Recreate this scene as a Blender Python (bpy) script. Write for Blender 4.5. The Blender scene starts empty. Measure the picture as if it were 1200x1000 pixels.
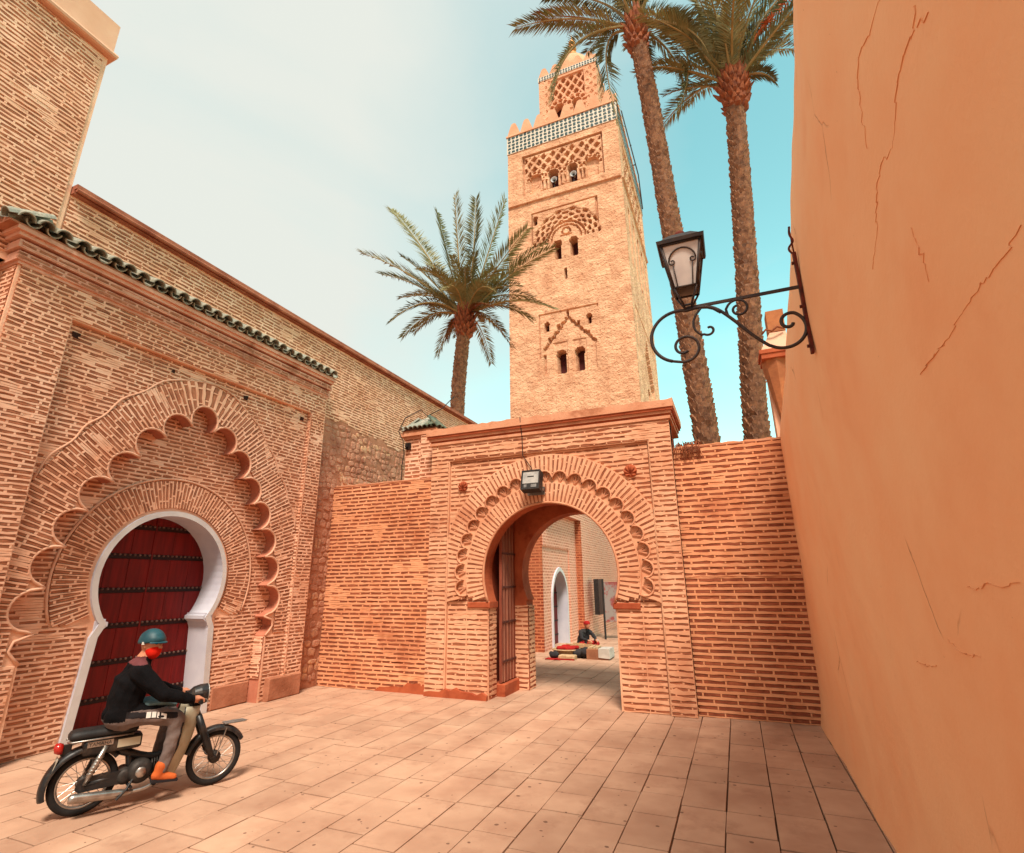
import bpy, math, random
import numpy as np
from mathutils import Vector, Matrix, geometry

random.seed(7)
scene = bpy.context.scene
COL = scene.collection

# ------------------------------------------------------------------ camera
CAM_H = 1.9
FPX = 608.5                      # focal length in pixels of a 1200 px wide frame
YAW, PITCH, ROLL = (math.radians(a) for a in (22.4, 16.6, -0.58))
_f = np.array([-math.sin(YAW) * math.cos(PITCH), math.cos(YAW) * math.cos(PITCH), math.sin(PITCH)])
_r = np.array([math.cos(YAW), math.sin(YAW), 0.0])
_u = np.cross(_r, _f)
CAM_R = math.cos(ROLL) * _r + math.sin(ROLL) * _u
CAM_U = -math.sin(ROLL) * _r + math.cos(ROLL) * _u
CAM_F = _f
cam_data = bpy.data.cameras.new("camera")
cam_data.sensor_fit = 'HORIZONTAL'
cam_data.sensor_width = 36.0
cam_data.lens = FPX / 1200 * 36.0
cam_data.clip_start = 0.05
cam_data.clip_end = 3000
cam = bpy.data.objects.new("camera", cam_data)
mw = Matrix.Identity(4)
for i in range(3):
    mw[i][0], mw[i][1], mw[i][2] = CAM_R[i], CAM_U[i], -CAM_F[i]
mw[2][3] = CAM_H
cam.matrix_world = mw
COL.objects.link(cam)
scene.camera = cam

# ------------------------------------------------------------------ sky, sun, exposure
SUN_EL, SUN_AZ = math.radians(57), math.radians(156)   # azimuth clockwise from +Y: behind the camera
world = bpy.data.worlds.new("World")
scene.world = world
world.use_nodes = True
wn, wl = world.node_tree.nodes, world.node_tree.links
wn.clear()
w_out = wn.new('ShaderNodeOutputWorld')
w_bg = wn.new('ShaderNodeBackground')
w_bg.inputs['Strength'].default_value = 0.085
w_sky = wn.new('ShaderNodeTexSky')
w_sky.sky_type = 'NISHITA'
w_sky.sun_disc = False
w_sky.sun_elevation = SUN_EL
w_sky.sun_rotation = SUN_AZ
w_sky.air_density = 1.0
w_sky.dust_density = 0.6
w_sky.altitude = 2200
w_sky.ozone_density = 0.5
w_tc = wn.new('ShaderNodeTexCoord')
w_map = wn.new('ShaderNodeMapping')
w_map.inputs['Scale'].default_value = (1.0, 1.0, 2.2)
w_map.inputs['Rotation'].default_value = (0.2, 0.3, 0.6)
w_n1 = wn.new('ShaderNodeTexNoise')
w_n1.inputs['Scale'].default_value = 1.7
w_n1.inputs['Detail'].default_value = 7
w_n1.inputs['Roughness'].default_value = 0.52
w_n1.inputs['Distortion'].default_value = 0.4
# thin high cloud, spread unseen overhead and behind to lift ambient light, thinning out to clear sky towards the north-east
w_dot = wn.new('ShaderNodeVectorMath'); w_dot.operation = 'DOT_PRODUCT'
w_dot.inputs[1].default_value = (-0.78, -0.62, 0.0)
w_m1 = wn.new('ShaderNodeMapRange')
w_m1.inputs['From Min'].default_value = -0.52
w_m1.inputs['From Max'].default_value = 0.06
w_m2 = wn.new('ShaderNodeMath'); w_m2.operation = 'MULTIPLY_ADD'
w_m2.inputs[1].default_value = 1.0
w_m2.inputs[2].default_value = -0.5
w_add = wn.new('ShaderNodeMath'); w_add.operation = 'MULTIPLY_ADD'
w_add.inputs[1].default_value = 1.05
w_cl = wn.new('ShaderNodeClamp')
w_mix = wn.new('ShaderNodeMix'); w_mix.data_type = 'RGBA'
w_tint = wn.new('ShaderNodeMix'); w_tint.data_type = 'RGBA'; w_tint.blend_type = 'MULTIPLY'
w_tint.inputs['Factor'].default_value = 1.0
w_tint.inputs[7].default_value = (1.85, 2.6, 1.5, 1)
w_mix.inputs[7].default_value = (3.65, 3.78, 3.5, 1)
wl.new(w_tc.outputs['Generated'], w_map.inputs['Vector'])
wl.new(w_map.outputs['Vector'], w_n1.inputs['Vector'])
wl.new(w_tc.outputs['Generated'], w_dot.inputs[0])
wl.new(w_dot.outputs['Value'], w_m1.inputs['Value'])
wl.new(w_n1.outputs['Fac'], w_m2.inputs[0])
wl.new(w_m2.outputs[0], w_add.inputs[0])
wl.new(w_m1.outputs['Result'], w_add.inputs[2])
wl.new(w_add.outputs[0], w_cl.inputs['Value'])
wl.new(w_cl.outputs[0], w_mix.inputs['Factor'])
wl.new(w_sky.outputs['Color'], w_tint.inputs[6])
wl.new(w_tint.outputs[2], w_mix.inputs[6])
wl.new(w_mix.outputs[2], w_bg.inputs['Color'])
wl.new(w_bg.outputs['Background'], w_out.inputs['Surface'])

sun_data = bpy.data.lights.new("sun", 'SUN')
sun_data.energy = 2.0
sun_data.angle = math.radians(14)
sun_data.color = (1.0, 0.88, 0.74)
sun = bpy.data.objects.new("sun", sun_data)
_sd = Vector((math.sin(SUN_AZ) * math.cos(SUN_EL), math.cos(SUN_AZ) * math.cos(SUN_EL), math.sin(SUN_EL)))
sun.rotation_euler = (-_sd).to_track_quat('-Z', 'Y').to_euler()
sun.location = _sd * 60
COL.objects.link(sun)

scene.view_settings.view_transform = 'Standard'
scene.view_settings.look = 'None'
scene.view_settings.gamma = 1.0
scene.view_settings.use_curve_mapping = False
scene.view_settings.exposure = 1.4
scene.cycles.max_bounces = 6
scene.cycles.diffuse_bounces = 3
scene.render.film_transparent = False

# ------------------------------------------------------------------ helpers
def srgb(r, g, b):
    def c(v):
        v /= 255.0
        return v / 12.92 if v <= 0.04045 else ((v + 0.055) / 1.055) ** 2.4
    return (c(r), c(g), c(b))

def mat(name, c1, c2=None, scale=2.5, detail=3, rough=0.9, bump=0.0, bscale=60.0, spec=0.25, metal=0.0,
        c3=None, s3=0.7, t3=(0.55, 0.7), f3=1.0, bdist=0.01, stretch=None, coat=0.0, contrast=(0.32, 0.68), b2=0.0, b2scale=8.0):
    """colour noise c1..c2, optional shaped stains c3, noise relief"""
    m = bpy.data.materials.new(name)
    m.use_nodes = True
    nt = m.node_tree
    n, l = nt.nodes, nt.links
    b = n['Principled BSDF']
    b.inputs['Roughness'].default_value = rough
    b.inputs['Specular IOR Level'].default_value = spec
    b.inputs['Metallic'].default_value = metal
    b.inputs['Coat Weight'].default_value = coat
    geo = n.new('ShaderNodeNewGeometry')
    vec = geo.outputs['Position']
    if stretch:
        mp = n.new('ShaderNodeMapping')
        mp.inputs['Scale'].default_value = stretch
        l.new(vec, mp.inputs['Vector'])
        vec = mp.outputs['Vector']
    if c2 is None:
        b.inputs['Base Color'].default_value = (*c1, 1)
        col = None
    else:
        t = n.new('ShaderNodeTexNoise')
        t.inputs['Scale'].default_value = scale
        t.inputs['Detail'].default_value = detail
        t.inputs['Roughness'].default_value = 0.62
        l.new(vec, t.inputs['Vector'])
        mr = n.new('ShaderNodeMapRange')
        mr.inputs['From Min'].default_value, mr.inputs['From Max'].default_value = contrast
        l.new(t.outputs['Fac'], mr.inputs['Value'])
        mx = n.new('ShaderNodeMix'); mx.data_type = 'RGBA'
        mx.inputs[6].default_value = (*c1, 1)
        mx.inputs[7].default_value = (*c2, 1)
        l.new(mr.outputs['Result'], mx.inputs['Factor'])
        col = mx.outputs[2]
        if c3 is not None:
            t2 = n.new('ShaderNodeTexNoise')
            t2.inputs['Scale'].default_value = s3
            t2.inputs['Detail'].default_value = 4
            t2.inputs['Roughness'].default_value = 0.7
            l.new(vec, t2.inputs['Vector'])
            mr2 = n.new('ShaderNodeMapRange')
            mr2.inputs['From Min'].default_value, mr2.inputs['From Max'].default_value = t3
            mr2.inputs['To Max'].default_value = f3
            l.new(t2.outputs['Fac'], mr2.inputs['Value'])
            mx2 = n.new('ShaderNodeMix'); mx2.data_type = 'RGBA'
            l.new(mr2.outputs['Result'], mx2.inputs['Factor'])
            l.new(col, mx2.inputs[6])
            mx2.inputs[7].default_value = (*c3, 1)
            col = mx2.outputs[2]
        l.new(col, b.inputs['Base Color'])
    if bump:
        t = n.new('ShaderNodeTexNoise')
        t.inputs['Scale'].default_value = bscale
        t.inputs['Detail'].default_value = 3
        t.inputs['Roughness'].default_value = 0.65
        l.new(vec, t.inputs['Vector'])
        h = t.outputs['Fac']
        if b2:
            t2 = n.new('ShaderNodeTexNoise')
            t2.inputs['Scale'].default_value = b2scale
            t2.inputs['Detail'].default_value = 3
            l.new(vec, t2.inputs['Vector'])
            ma = n.new('ShaderNodeMath'); ma.operation = 'MULTIPLY_ADD'
            l.new(t2.outputs['Fac'], ma.inputs[0]); ma.inputs[1].default_value = b2
            l.new(h, ma.inputs[2]); h = ma.outputs[0]
        bp = n.new('ShaderNodeBump')
        bp.inputs['Strength'].default_value = bump
        bp.inputs['Distance'].default_value = bdist
        l.new(h, bp.inputs['Height'])
        l.new(bp.outputs['Normal'], b.inputs['Normal'])
    return m

ROOTLOC = {}
def thing(name, label, cat, loc=(0, 0, 0), group=None):
    o = bpy.data.objects.new(name, None)
    o.empty_display_size = 0.2
    o.location = loc
    COL.objects.link(o)
    o['label'] = label
    o['category'] = cat
    if group:
        o['group'] = group
    ROOTLOC[o.name] = Vector(loc)
    return o

def tag(o, label=None, cat=None, group=None, kind=None):
    if label: o['label'] = label
    if cat: o['category'] = cat
    if group: o['group'] = group
    if kind: o['kind'] = kind
    return o

def adopt(o, parent):
    o.parent = parent
    if parent.name in ROOTLOC:
        o.matrix_parent_inverse = Matrix.Translation(-ROOTLOC[parent.name])

def mesh_obj(name, verts, faces, mats, parent=None, smooth=False, mi=None, kind=None):
    me = bpy.data.meshes.new(name)
    if isinstance(verts, np.ndarray):
        verts = verts.tolist()
    me.from_pydata(verts, [], faces)
    if not isinstance(mats, (list, tuple)):
        mats = [mats]
    for m in mats:
        me.materials.append(m)
    if mi is not None and len(mats) > 1:
        me.polygons.foreach_set('material_index', mi)
    if smooth:
        me.polygons.foreach_set('use_smooth', [True] * len(me.polygons))
    me.update()
    o = bpy.data.objects.new(name, me)
    COL.objects.link(o)
    if parent is not None:
        adopt(o, parent)
    if kind:
        o['kind'] = kind
    return o

class Fr:
    """plane frame: point(a, b, d) = O + a A + b B + d N"""
    def __init__(s, O, A, B, N):
        s.O, s.A, s.B, s.N = (np.array(v, float) for v in (O, A, B, N))
    def p(s, a, b, d=0.0):
        return s.O + a * s.A + b * s.B + d * s.N
    def pa(s, a, b, d):
        a, b, d = np.broadcast_arrays(np.asarray(a, float), np.asarray(b, float), np.asarray(d, float))
        return s.O + a[..., None] * s.A + b[..., None] * s.B + d[..., None] * s.N
    def off(s, d):
        return Fr(s.O + d * s.N, s.A, s.B, s.N)

WORLD_FR = Fr((0, 0, 0), (1, 0, 0), (0, 1, 0), (0, 0, 1))

class MB:
    def __init__(s, xf=None):
        s.v, s.f, s.m, s.xf = [], [], [], xf
    def add(s, vs, fs, mi=0):
        k = len(s.v)
        s.v.extend([tuple(map(float, q)) for q in vs])
        s.f.extend([tuple(i + k for i in f) for f in fs])
        s.m.extend([mi] * len(fs))
    def box(s, lo, hi, mi=0, fr=None, jit=0.0):
        fr = fr or WORLD_FR
        vs = []
        for x in (lo[0], hi[0]):
            for y in (lo[1], hi[1]):
                for z in (lo[2], hi[2]):
                    j = [random.uniform(-jit, jit) for _ in range(3)] if jit else (0, 0, 0)
                    vs.append(fr.p(x + j[0], y + j[1], z + j[2]))
        s.add(vs, [(0, 1, 3, 2), (4, 6, 7, 5), (0, 4, 5, 1), (2, 3, 7, 6), (0, 2, 6, 4), (1, 5, 7, 3)], mi)
    def bevbox(s, lo, hi, bev, mi=0, fr=None):
        """box whose four edges along the third axis end are chamfered on the +third side"""
        fr = fr or WORLD_FR
        (x0, y0, z0), (x1, y1, z1) = lo, hi
        r0 = [(x0, y0, z0), (x1, y0, z0), (x1, y1, z0), (x0, y1, z0)]
        r1 = [(x0, y0, z1 - bev), (x1, y0, z1 - bev), (x1, y1, z1 - bev), (x0, y1, z1 - bev)]
        r2 = [(x0 + bev, y0 + bev, z1), (x1 - bev, y0 + bev, z1), (x1 - bev, y1 - bev, z1), (x0 + bev, y1 - bev, z1)]
        fs = [(3, 2, 1, 0), (8, 9, 10, 11)]
        for i in range(4):
            j = (i + 1) % 4
            fs += [(i, j, 4 + j, 4 + i), (4 + i, 4 + j, 8 + j, 8 + i)]
        s.add([fr.p(*q) for q in r0 + r1 + r2], fs, mi)
    def prism(s, loop, fr, d0, d1, mi=0, side=None, back=True):
        """concave polygon loop (a,b) extruded from depth d0 to d1 (front at d1)"""
        n = len(loop)
        area = sum(loop[i][0] * loop[(i + 1) % n][1] - loop[(i + 1) % n][0] * loop[i][1] for i in range(n))
        if area < 0:
            loop = loop[::-1]
        s.add([fr.p(a, b, d1) for a, b in loop], [tuple(range(n))], mi)
        if back:
            s.add([fr.p(a, b, d0) for a, b in loop], [tuple(range(n))[::-1]], mi)
        vs = [fr.p(a, b, d0) for a, b in loop] + [fr.p(a, b, d1) for a, b in loop]
        s.add(vs, [(i, (i + 1) % n, n + (i + 1) % n, n + i) for i in range(n)], mi if side is None else side)
    def tube(s, pts, r, n=8, closed=False, cap=True, mi=0, flat=1.0):
        pts = [np.array(p, float) for p in pts]
        k = len(pts)
        rs = r if hasattr(r, '__len__') else [r] * k
        up = None
        vs, fs = [], []
        for i in range(k):
            a = pts[(i - 1) % k] if (closed or i > 0) else pts[i]
            b = pts[(i + 1) % k] if (closed or i < k - 1) else pts[i]
            t = b - a
            t /= (np.linalg.norm(t) + 1e-12)
            if up is None:
                ref = np.array([0, 0, 1.0]) if abs(t[2]) < 0.9 else np.array([1.0, 0, 0])
                up = np.cross(np.cross(t, ref), t)
            up = up - t * (up @ t)
            up /= (np.linalg.norm(up) + 1e-12)
            sd = np.cross(t, up)
            for j in range(n):
                w = 2 * math.pi * j / n
                vs.append(pts[i] + rs[i] * (math.cos(w) * up + flat * math.sin(w) * sd))
        for i in range(k if closed else k - 1):
            for j in range(n):
                a, b = i * n + j, i * n + (j + 1) % n
                c, d = ((i + 1) % k) * n + (j + 1) % n, ((i + 1) % k) * n + j
                fs.append((a, d, c, b))
        if cap and not closed:
            fs.append(tuple(range(n)))
            fs.append(tuple(range((k - 1) * n, k * n))[::-1])
        s.add(vs, fs, mi)
    def lathe(s, prof, fr, n=24, mi=0, arc=None):
        """prof [(r, h)], axis = fr.N through fr.O"""
        vs, fs = [], []
        k = len(prof)
        full = arc is None
        m = n if full else n + 1
        for i in range(m):
            w = (2 * math.pi * i / n) if full else arc[0] + (arc[1] - arc[0]) * i / n
            for r_, h in prof:
                vs.append(fr.p(r_ * math.cos(w), r_ * math.sin(w), h))
        for i in range(n):
            j = (i + 1) % m
            for q in range(k - 1):
                fs.append((i * k + q, j * k + q, j * k + q + 1, i * k + q + 1))
        s.add(vs, fs, mi)
    def quad(s, a, b, c, d, mi=0):
        s.add([a, b, c, d], [(0, 1, 2, 3)], mi)
    def build(s, name, mats, parent=None, smooth=False, kind=None):
        v = np.array(s.v)
        if s.xf is not None:
            M = np.array(s.xf)
            v = v @ M[:3, :3].T + M[:3, 3]
        return mesh_obj(name, v, s.f, mats, parent, smooth, s.m, kind)

def arc(cx, cy, r, a0, a1, n, ry=None):
    ry = ry or r
    return [(cx + r * math.cos(a0 + (a1 - a0) * i / n), cy + ry * math.sin(a0 + (a1 - a0) * i / n)) for i in range(n + 1)]

def project(P):
    P = np.asarray(P, float) - np.array([0, 0, CAM_H])
    x, y, z = P @ CAM_R, P @ CAM_U, P @ CAM_F
    z = np.where(z < 0.1, np.nan, z)
    return 600 + FPX * x / z, 500 - FPX * y / z

# ---- small masonry pieces: unit variants, the largest in view become objects, the rest one joined part
_VAR = {}
def unit_variants(kind, count=10):
    if kind in _VAR:
        return _VAR[kind]
    rg = random.Random(hash(kind) % 1000 if False else {'brick': 3, 'slab': 5, 'stone': 9}.get(kind, 1))
    out = []
    for _ in range(count):
        if kind == 'stone':
            k = rg.choice((6, 7, 8))
            ph = rg.uniform(0, 6.28)
            ring = []
            for i in range(k):
                w = ph + 2 * math.pi * (i + rg.uniform(-0.22, 0.22)) / k
                rr = rg.uniform(0.86, 1.08)
                c, q = math.cos(w), math.sin(w)
                e = 0.62                                        # squarish super-ellipse
                ring.append((rr * math.copysign(abs(c) ** e, c), rr * math.copysign(abs(q) ** e, q)))
            z1, z2, ins = 0.35, 1.0, 0.72
        else:
            e = 0.03 if kind == 'slab' else 0.10
            cx, cy = (0.012, 0.02) if kind == 'slab' else (0.07, 0.35)
            J = lambda s: rg.uniform(-s, s)
            jx, jy = (0.006, 0.008) if kind == 'slab' else (0.05, 0.22)
            ring = [(-1 + cx, -1 + J(jy) * .3), (J(.3), -1 + J(jy)), (1 - cx, -1 + J(jy) * .3), (1 + J(jx), -1 + cy), (1 + J(jx), 1 - cy),
                    (1 - cx, 1 + J(jy) * .3), (J(.3), 1 + J(jy)), (-1 + cx, 1 + J(jy) * .3), (-1 + J(jx), 1 - cy), (-1 + J(jx), -1 + cy)]
            z1, z2, ins = (0.9, 1.0, 0.996) if kind == 'slab' else (0.45, 1.0, 0.93)
        k = len(ring)
        vs = [(x, y, -1) for x, y in ring] + [(x, y, z1) for x, y in ring] + \
             [(x * ins, y * (ins if kind != 'brick' else 0.8), z2 + rg.uniform(-.08, .08) * (kind != 'slab')) for x, y in ring]
        fs = [(i, (i + 1) % k, k + (i + 1) % k, k + i) for i in range(k)] + \
             [(k + i, k + (i + 1) % k, 2 * k + (i + 1) % k, 2 * k + i) for i in range(k)] + [tuple(range(2 * k, 3 * k))]
        out.append((np.array(vs), fs))
    _VAR[kind] = out
    return out

_VMESH = {}
def emit(name, pieces, material, parent, kind='brick', cap=300, stuff_name=None):
    """pieces: list of (centre, half axis U, half axis V, half axis N)"""
    if not pieces:
        return
    var = unit_variants(kind)
    C = np.array([p[0] for p in pieces]); U = np.array([p[1] for p in pieces]); V = np.array([p[2] for p in pieces])
    x0, y0 = project(C); xu, yu = project(C + U); xv, yv = project(C + V)
    area = np.abs((xu - x0) * (yv - y0) - (xv - x0) * (yu - y0))
    area = np.nan_to_num(area)
    inside = (x0 > 2) & (x0 < 1198) & (y0 > 2) & (y0 < 998)
    area = np.where(inside, area, area * 1e-4)
    order = np.argsort(-area)
    for i, q in enumerate(order):
        pass
    top = order[:cap]
    rg = random.Random(len(pieces))
    for q in top:
        k = rg.randrange(len(var))
        key = (kind, k, material.name)
        if key not in _VMESH:
            me = bpy.data.meshes.new(name)
            me.from_pydata(var[k][0].tolist(), [], var[k][1])
            me.materials.append(material)
            _VMESH[key] = me
        o = bpy.data.objects.new(name, _VMESH[key])
        c, u, v, n = pieces[q]
        o.matrix_basis = Matrix(((u[0], v[0], n[0], c[0]), (u[1], v[1], n[1], c[1]), (u[2], v[2], n[2], c[2]), (0, 0, 0, 1)))
        COL.objects.link(o)
        adopt(o, parent)
    rest = order[cap:]
    if len(rest):
        vs, fs, k0 = [], [], 0
        for q in rest:
            vv, ff = var[rg.randrange(len(var))]
            c, u, v, n = pieces[q]
            vs.append(vv @ np.array([u, v, n]) + c)
            fs.extend([tuple(i + k0 for i in f) for f in ff])
            k0 += len(vv)
        mesh_obj(stuff_name or name + '_field', np.concatenate(vs), fs, material, parent, kind='stuff')

def runs(us, fl, mn=0.03):
    out, i, n = [], 0, len(us)
    while i < n:
        if fl[i]:
            j = i
            while j + 1 < n and fl[j + 1]:
                j += 1
            if us[j] - us[i] >= mn:
                out.append((us[i], us[j]))
            i = j + 1
        else:
            i += 1
    return out

def vnoise(x, y, s=0):
    return 0.5 + 0.25 * (np.sin(1.7 * x + 2.3 * y + s) + np.sin(2.9 * x - 1.3 * y + 1.7 * s) * 0.6 + np.sin(0.9 * x + 4.1 * y + 2.1 * s) * 0.4)

class Masonry:
    """bed-joint strips and head joints (mortar) with bricks set back between them"""
    def __init__(s, seed=1):
        s.rng = np.random.default_rng(seed)
        s.mv, s.mf, s.n, s.pieces = [], [], 0, []
    def _addm(s, P, F):
        s.mv.append(P); s.mf.extend(F + s.n if isinstance(F, np.ndarray) else [tuple(i + s.n for i in f) for f in F]); s.n += len(P)
    def lay(s, fr, u0, u1, v0, v1, inside=None, mapf=None, pitch=0.09, bt=0.04, bl=0.22, dm=0.014, rec=0.005,
            smear=0.25, gap=(0.012, 0.026), wob=0.004, off=0.0, step=0.015, breakup=0.0):
        rg = s.rng
        mapf = mapf or (lambda u, v: (u, v))
        inside = inside or (lambda a, b: np.ones(np.shape(a), bool))
        us = np.arange(u0, u1 + 1e-6, step)
        hm = (pitch - bt) / 2
        n = int(round((v1 - v0) / pitch))
        ph = rg.uniform(0, 6)
        for i in range(n + 1):
            vb = v0 + i * pitch
            a, b = mapf(us, np.full_like(us, vb))
            lo_h = 0.0 if i == 0 else hm
            hi_h = 0.0 if i == n else hm
            for (ua, ub) in runs(us, inside(a, b)):
                k = max(2, int((ub - ua) / 0.085) + 1)
                uu = np.linspace(ua, ub, k)
                w1 = vb - lo_h + rg.normal(0, wob, k); w2 = vb + hi_h + rg.normal(0, wob, k)
                d = off + dm + rg.normal(0, 0.0025, k)
                P = []
                for (vv, dd) in ((w1, off - 0.02), (w1 + 0.006, d), (w2 - 0.006, d), (w2, off - 0.02)):
                    aa, bb = mapf(uu, vv)
                    P.append(fr.pa(aa, bb, dd))
                P = np.stack(P, 1).reshape(-1, 3)
                F = []
                for q in range(k - 1):
                    for e in range(3):
                        F.append((q * 4 + e, (q + 1) * 4 + e, (q + 1) * 4 + e + 1, q * 4 + e + 1))
                s._addm(P, F)
            if i == n:
                break
            vc = vb + pitch / 2
            a, b = mapf(us, np.full_like(us, vc))
            for (ua, ub) in runs(us, inside(a, b)):
                u = ua - rg.uniform(0, bl * 0.8)
                while u < ub:
                    L = bl * rg.uniform(0.72, 1.22)
                    if breakup and rg.random() < breakup:
                        L *= 0.5
                    g = rg.uniform(*gap)
                    x0, x1 = max(u, ua), min(u + L, ub)
                    if x1 - x0 > 0.03:
                        cu = (x0 + x1) / 2
                        A0, B0 = mapf(np.array([x0, x1, cu, cu]), np.array([vc, vc, vc - bt / 2, vc + bt / 2]))
                        C = fr.p((A0[0] + A0[1]) / 2, (B0[0] + B0[1]) / 2, 0)
                        pu = (A0[1] - A0[0]) * fr.A + (B0[1] - B0[0]) * fr.B
                        pv = (A0[3] - A0[2]) * fr.A + (B0[3] - B0[2]) * fr.B
                        if vnoise(1.6 * C[0] + 1.9 * C[1], 1.7 * C[2], ph) * 0.66 + rg.random() * 0.34 > 1 - smear:
                            # mortar smeared over the brick
                            dd = off + dm - 0.004 + rg.normal(0, 0.002)
                            q = [C - pu / 2 - pv * .55, C + pu / 2 - pv * .55, C + pu / 2 + pv * .55, C - pu / 2 + pv * .55]
                            s._addm(np.array([p + fr.N * dd for p in q]), [(0, 1, 2, 3)])
                        else:
                            th = rg.uniform(0.92, 1.2)
                            front = off + dm - rec + rg.normal(0, 0.0025)
                            dep = 0.016
                            s.pieces.append((C + fr.N * (front - dep), pu / 2, pv / 2 * th, fr.N * dep))
                    # head joint
                    y0, y1 = max(u + L - 0.003, ua), min(u + L + g + 0.003, ub)
                    if y1 - y0 > 0.004:
                        A0, B0 = mapf(np.array([y0, y1, y1, y0]), np.array([vc - bt * .6, vc - bt * .6, vc + bt * .6, vc + bt * .6]))
                        dd = off + dm - 0.002 + rg.normal(0, 0.002)
                        P = np.concatenate([fr.pa(A0, B0, dd), fr.pa(A0, B0, off - 0.02)])
                        s._addm(P, [(0, 1, 2, 3), (0, 4, 5, 1), (2, 6, 7, 3), (1, 5, 6, 2), (3, 7, 4, 0)])
                    u += L + g
    def build(s, parent, mortar_mat, brick_mat, cap=300):
        if s.mv:
            mesh_obj('mortar', np.concatenate(s.mv), s.mf, mortar_mat, parent, kind='stuff')
        emit('brick', s.pieces, brick_mat, parent, 'brick', cap)
# ------------------------------------------------------------------ materials
M_MORTAR_P = mat('pink_lime_mortar', srgb(244, 196, 166), srgb(228, 168, 134), 2.2, rough=0.95, c3=srgb(206, 142, 108), s3=0.9, t3=(0.53, 0.70), f3=0.6)
M_BRICK_P = mat('brown_thin_brick', srgb(188, 122, 90), srgb(142, 88, 64), 5.5, rough=0.95, c3=srgb(180, 120, 92), s3=2.0, t3=(0.54, 0.7), f3=0.7)
M_MORTAR_G = mat('apricot_mortar', srgb(232, 178, 142), srgb(212, 150, 114), 1.9, rough=0.95, c3=srgb(184, 112, 78), s3=0.8, t3=(0.54, 0.72), f3=0.85)
M_BRICK_G = mat('red_brown_brick', srgb(178, 108, 76), srgb(134, 74, 52), 5.0, rough=0.95, c3=srgb(190, 122, 88), s3=2.4, t3=(0.53, 0.70), f3=0.85)
M_MORTAR_R = mat('orange_mortar', srgb(234, 168, 126), srgb(214, 142, 100), 2.0, rough=0.95, c3=srgb(176, 98, 62), s3=0.9, t3=(0.54, 0.73), f3=0.8)
M_BRICK_R = mat('dark_red_brick', srgb(166, 92, 64), srgb(122, 63, 44), 5.0, rough=0.95, c3=srgb(170, 96, 66), s3=2.2, t3=(0.56, 0.7), f3=0.8)
M_CORNICE_P = mat('pink_cornice', srgb(228, 176, 152), srgb(202, 142, 116), 2.4, rough=0.95, bump=0.4, bscale=24, c3=srgb(150, 90, 64), s3=1.6, t3=(0.54, 0.70), f3=0.85)
M_REDPLASTER = mat('red_ochre_plaster', srgb(186, 98, 62), srgb(154, 72, 44), 2.0, rough=0.92, bump=0.4, bscale=30, c3=srgb(140, 60, 34), s3=1.6, t3=(0.55, 0.7))
M_CORNICE = mat('cornice_plaster', srgb(218, 158, 124), srgb(198, 132, 98), 2.4, rough=0.95, bump=0.6, bscale=28, c3=srgb(150, 84, 52), s3=1.4, t3=(0.55, 0.72), f3=0.85)
M_COPING = mat('brown_coping', srgb(176, 110, 84), srgb(140, 78, 58), 3.0, rough=0.95, bump=0.5, bscale=30)
M_STONE = mat('rubble_stone', srgb(204, 146, 118), srgb(158, 102, 80), 3.0, rough=0.95, bump=0.8, bscale=30, bdist=0.02, c3=srgb(216, 164, 126), s3=1.7, t3=(0.55, 0.65))
M_EARTH = mat('earth_render', srgb(184, 124, 96), srgb(152, 96, 70), 2.5, rough=0.98, bump=0.5, bscale=14, bdist=0.02)
M_WHITE = mat('white_limewash', srgb(206, 204, 212), srgb(190, 188, 200), 2.0, rough=0.8, bump=0.15, bscale=40)
M_FRAMEEDGE = mat('pale_frame_edge', srgb(214, 210, 208), srgb(196, 190, 188), 2.5, rough=0.8, bump=0.2, bscale=50)
M_REDDOOR = mat('red_door_paint', srgb(122, 20, 18), srgb(90, 12, 12), 3.0, rough=0.55, bump=0.12, bscale=50, stretch=(1, 6, 0.6), c3=srgb(70, 8, 10), s3=1.2, t3=(0.56, 0.72), f3=0.6)
M_DARKBAND = mat('dark_iron_band', srgb(44, 18, 18), srgb(28, 12, 14), 6, rough=0.6, bump=0.2)
M_STUD = mat('worn_stud', srgb(128, 98, 88), srgb(84, 58, 52), 12, rough=0.5, metal=0.3)
M_TILE = mat('weathered_green_tile', srgb(152, 152, 138), srgb(90, 94, 82), 7.0, rough=0.5, bump=0.3, bscale=40, spec=0.4, c3=srgb(176, 166, 148), s3=7.0, t3=(0.46, 0.60), f3=0.9)
M_TILE_G = mat('green_glazed_tile', srgb(92, 104, 84), srgb(60, 70, 56), 8.0, rough=0.4, spec=0.5, bump=0.3, c3=srgb(150, 130, 100), s3=5.0, t3=(0.55, 0.7), f3=0.8)
M_PLAIN = mat('pink_plaster', srgb(226, 176, 148), srgb(210, 154, 124), 1.2, rough=0.95, bump=0.25, bscale=18)

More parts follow.
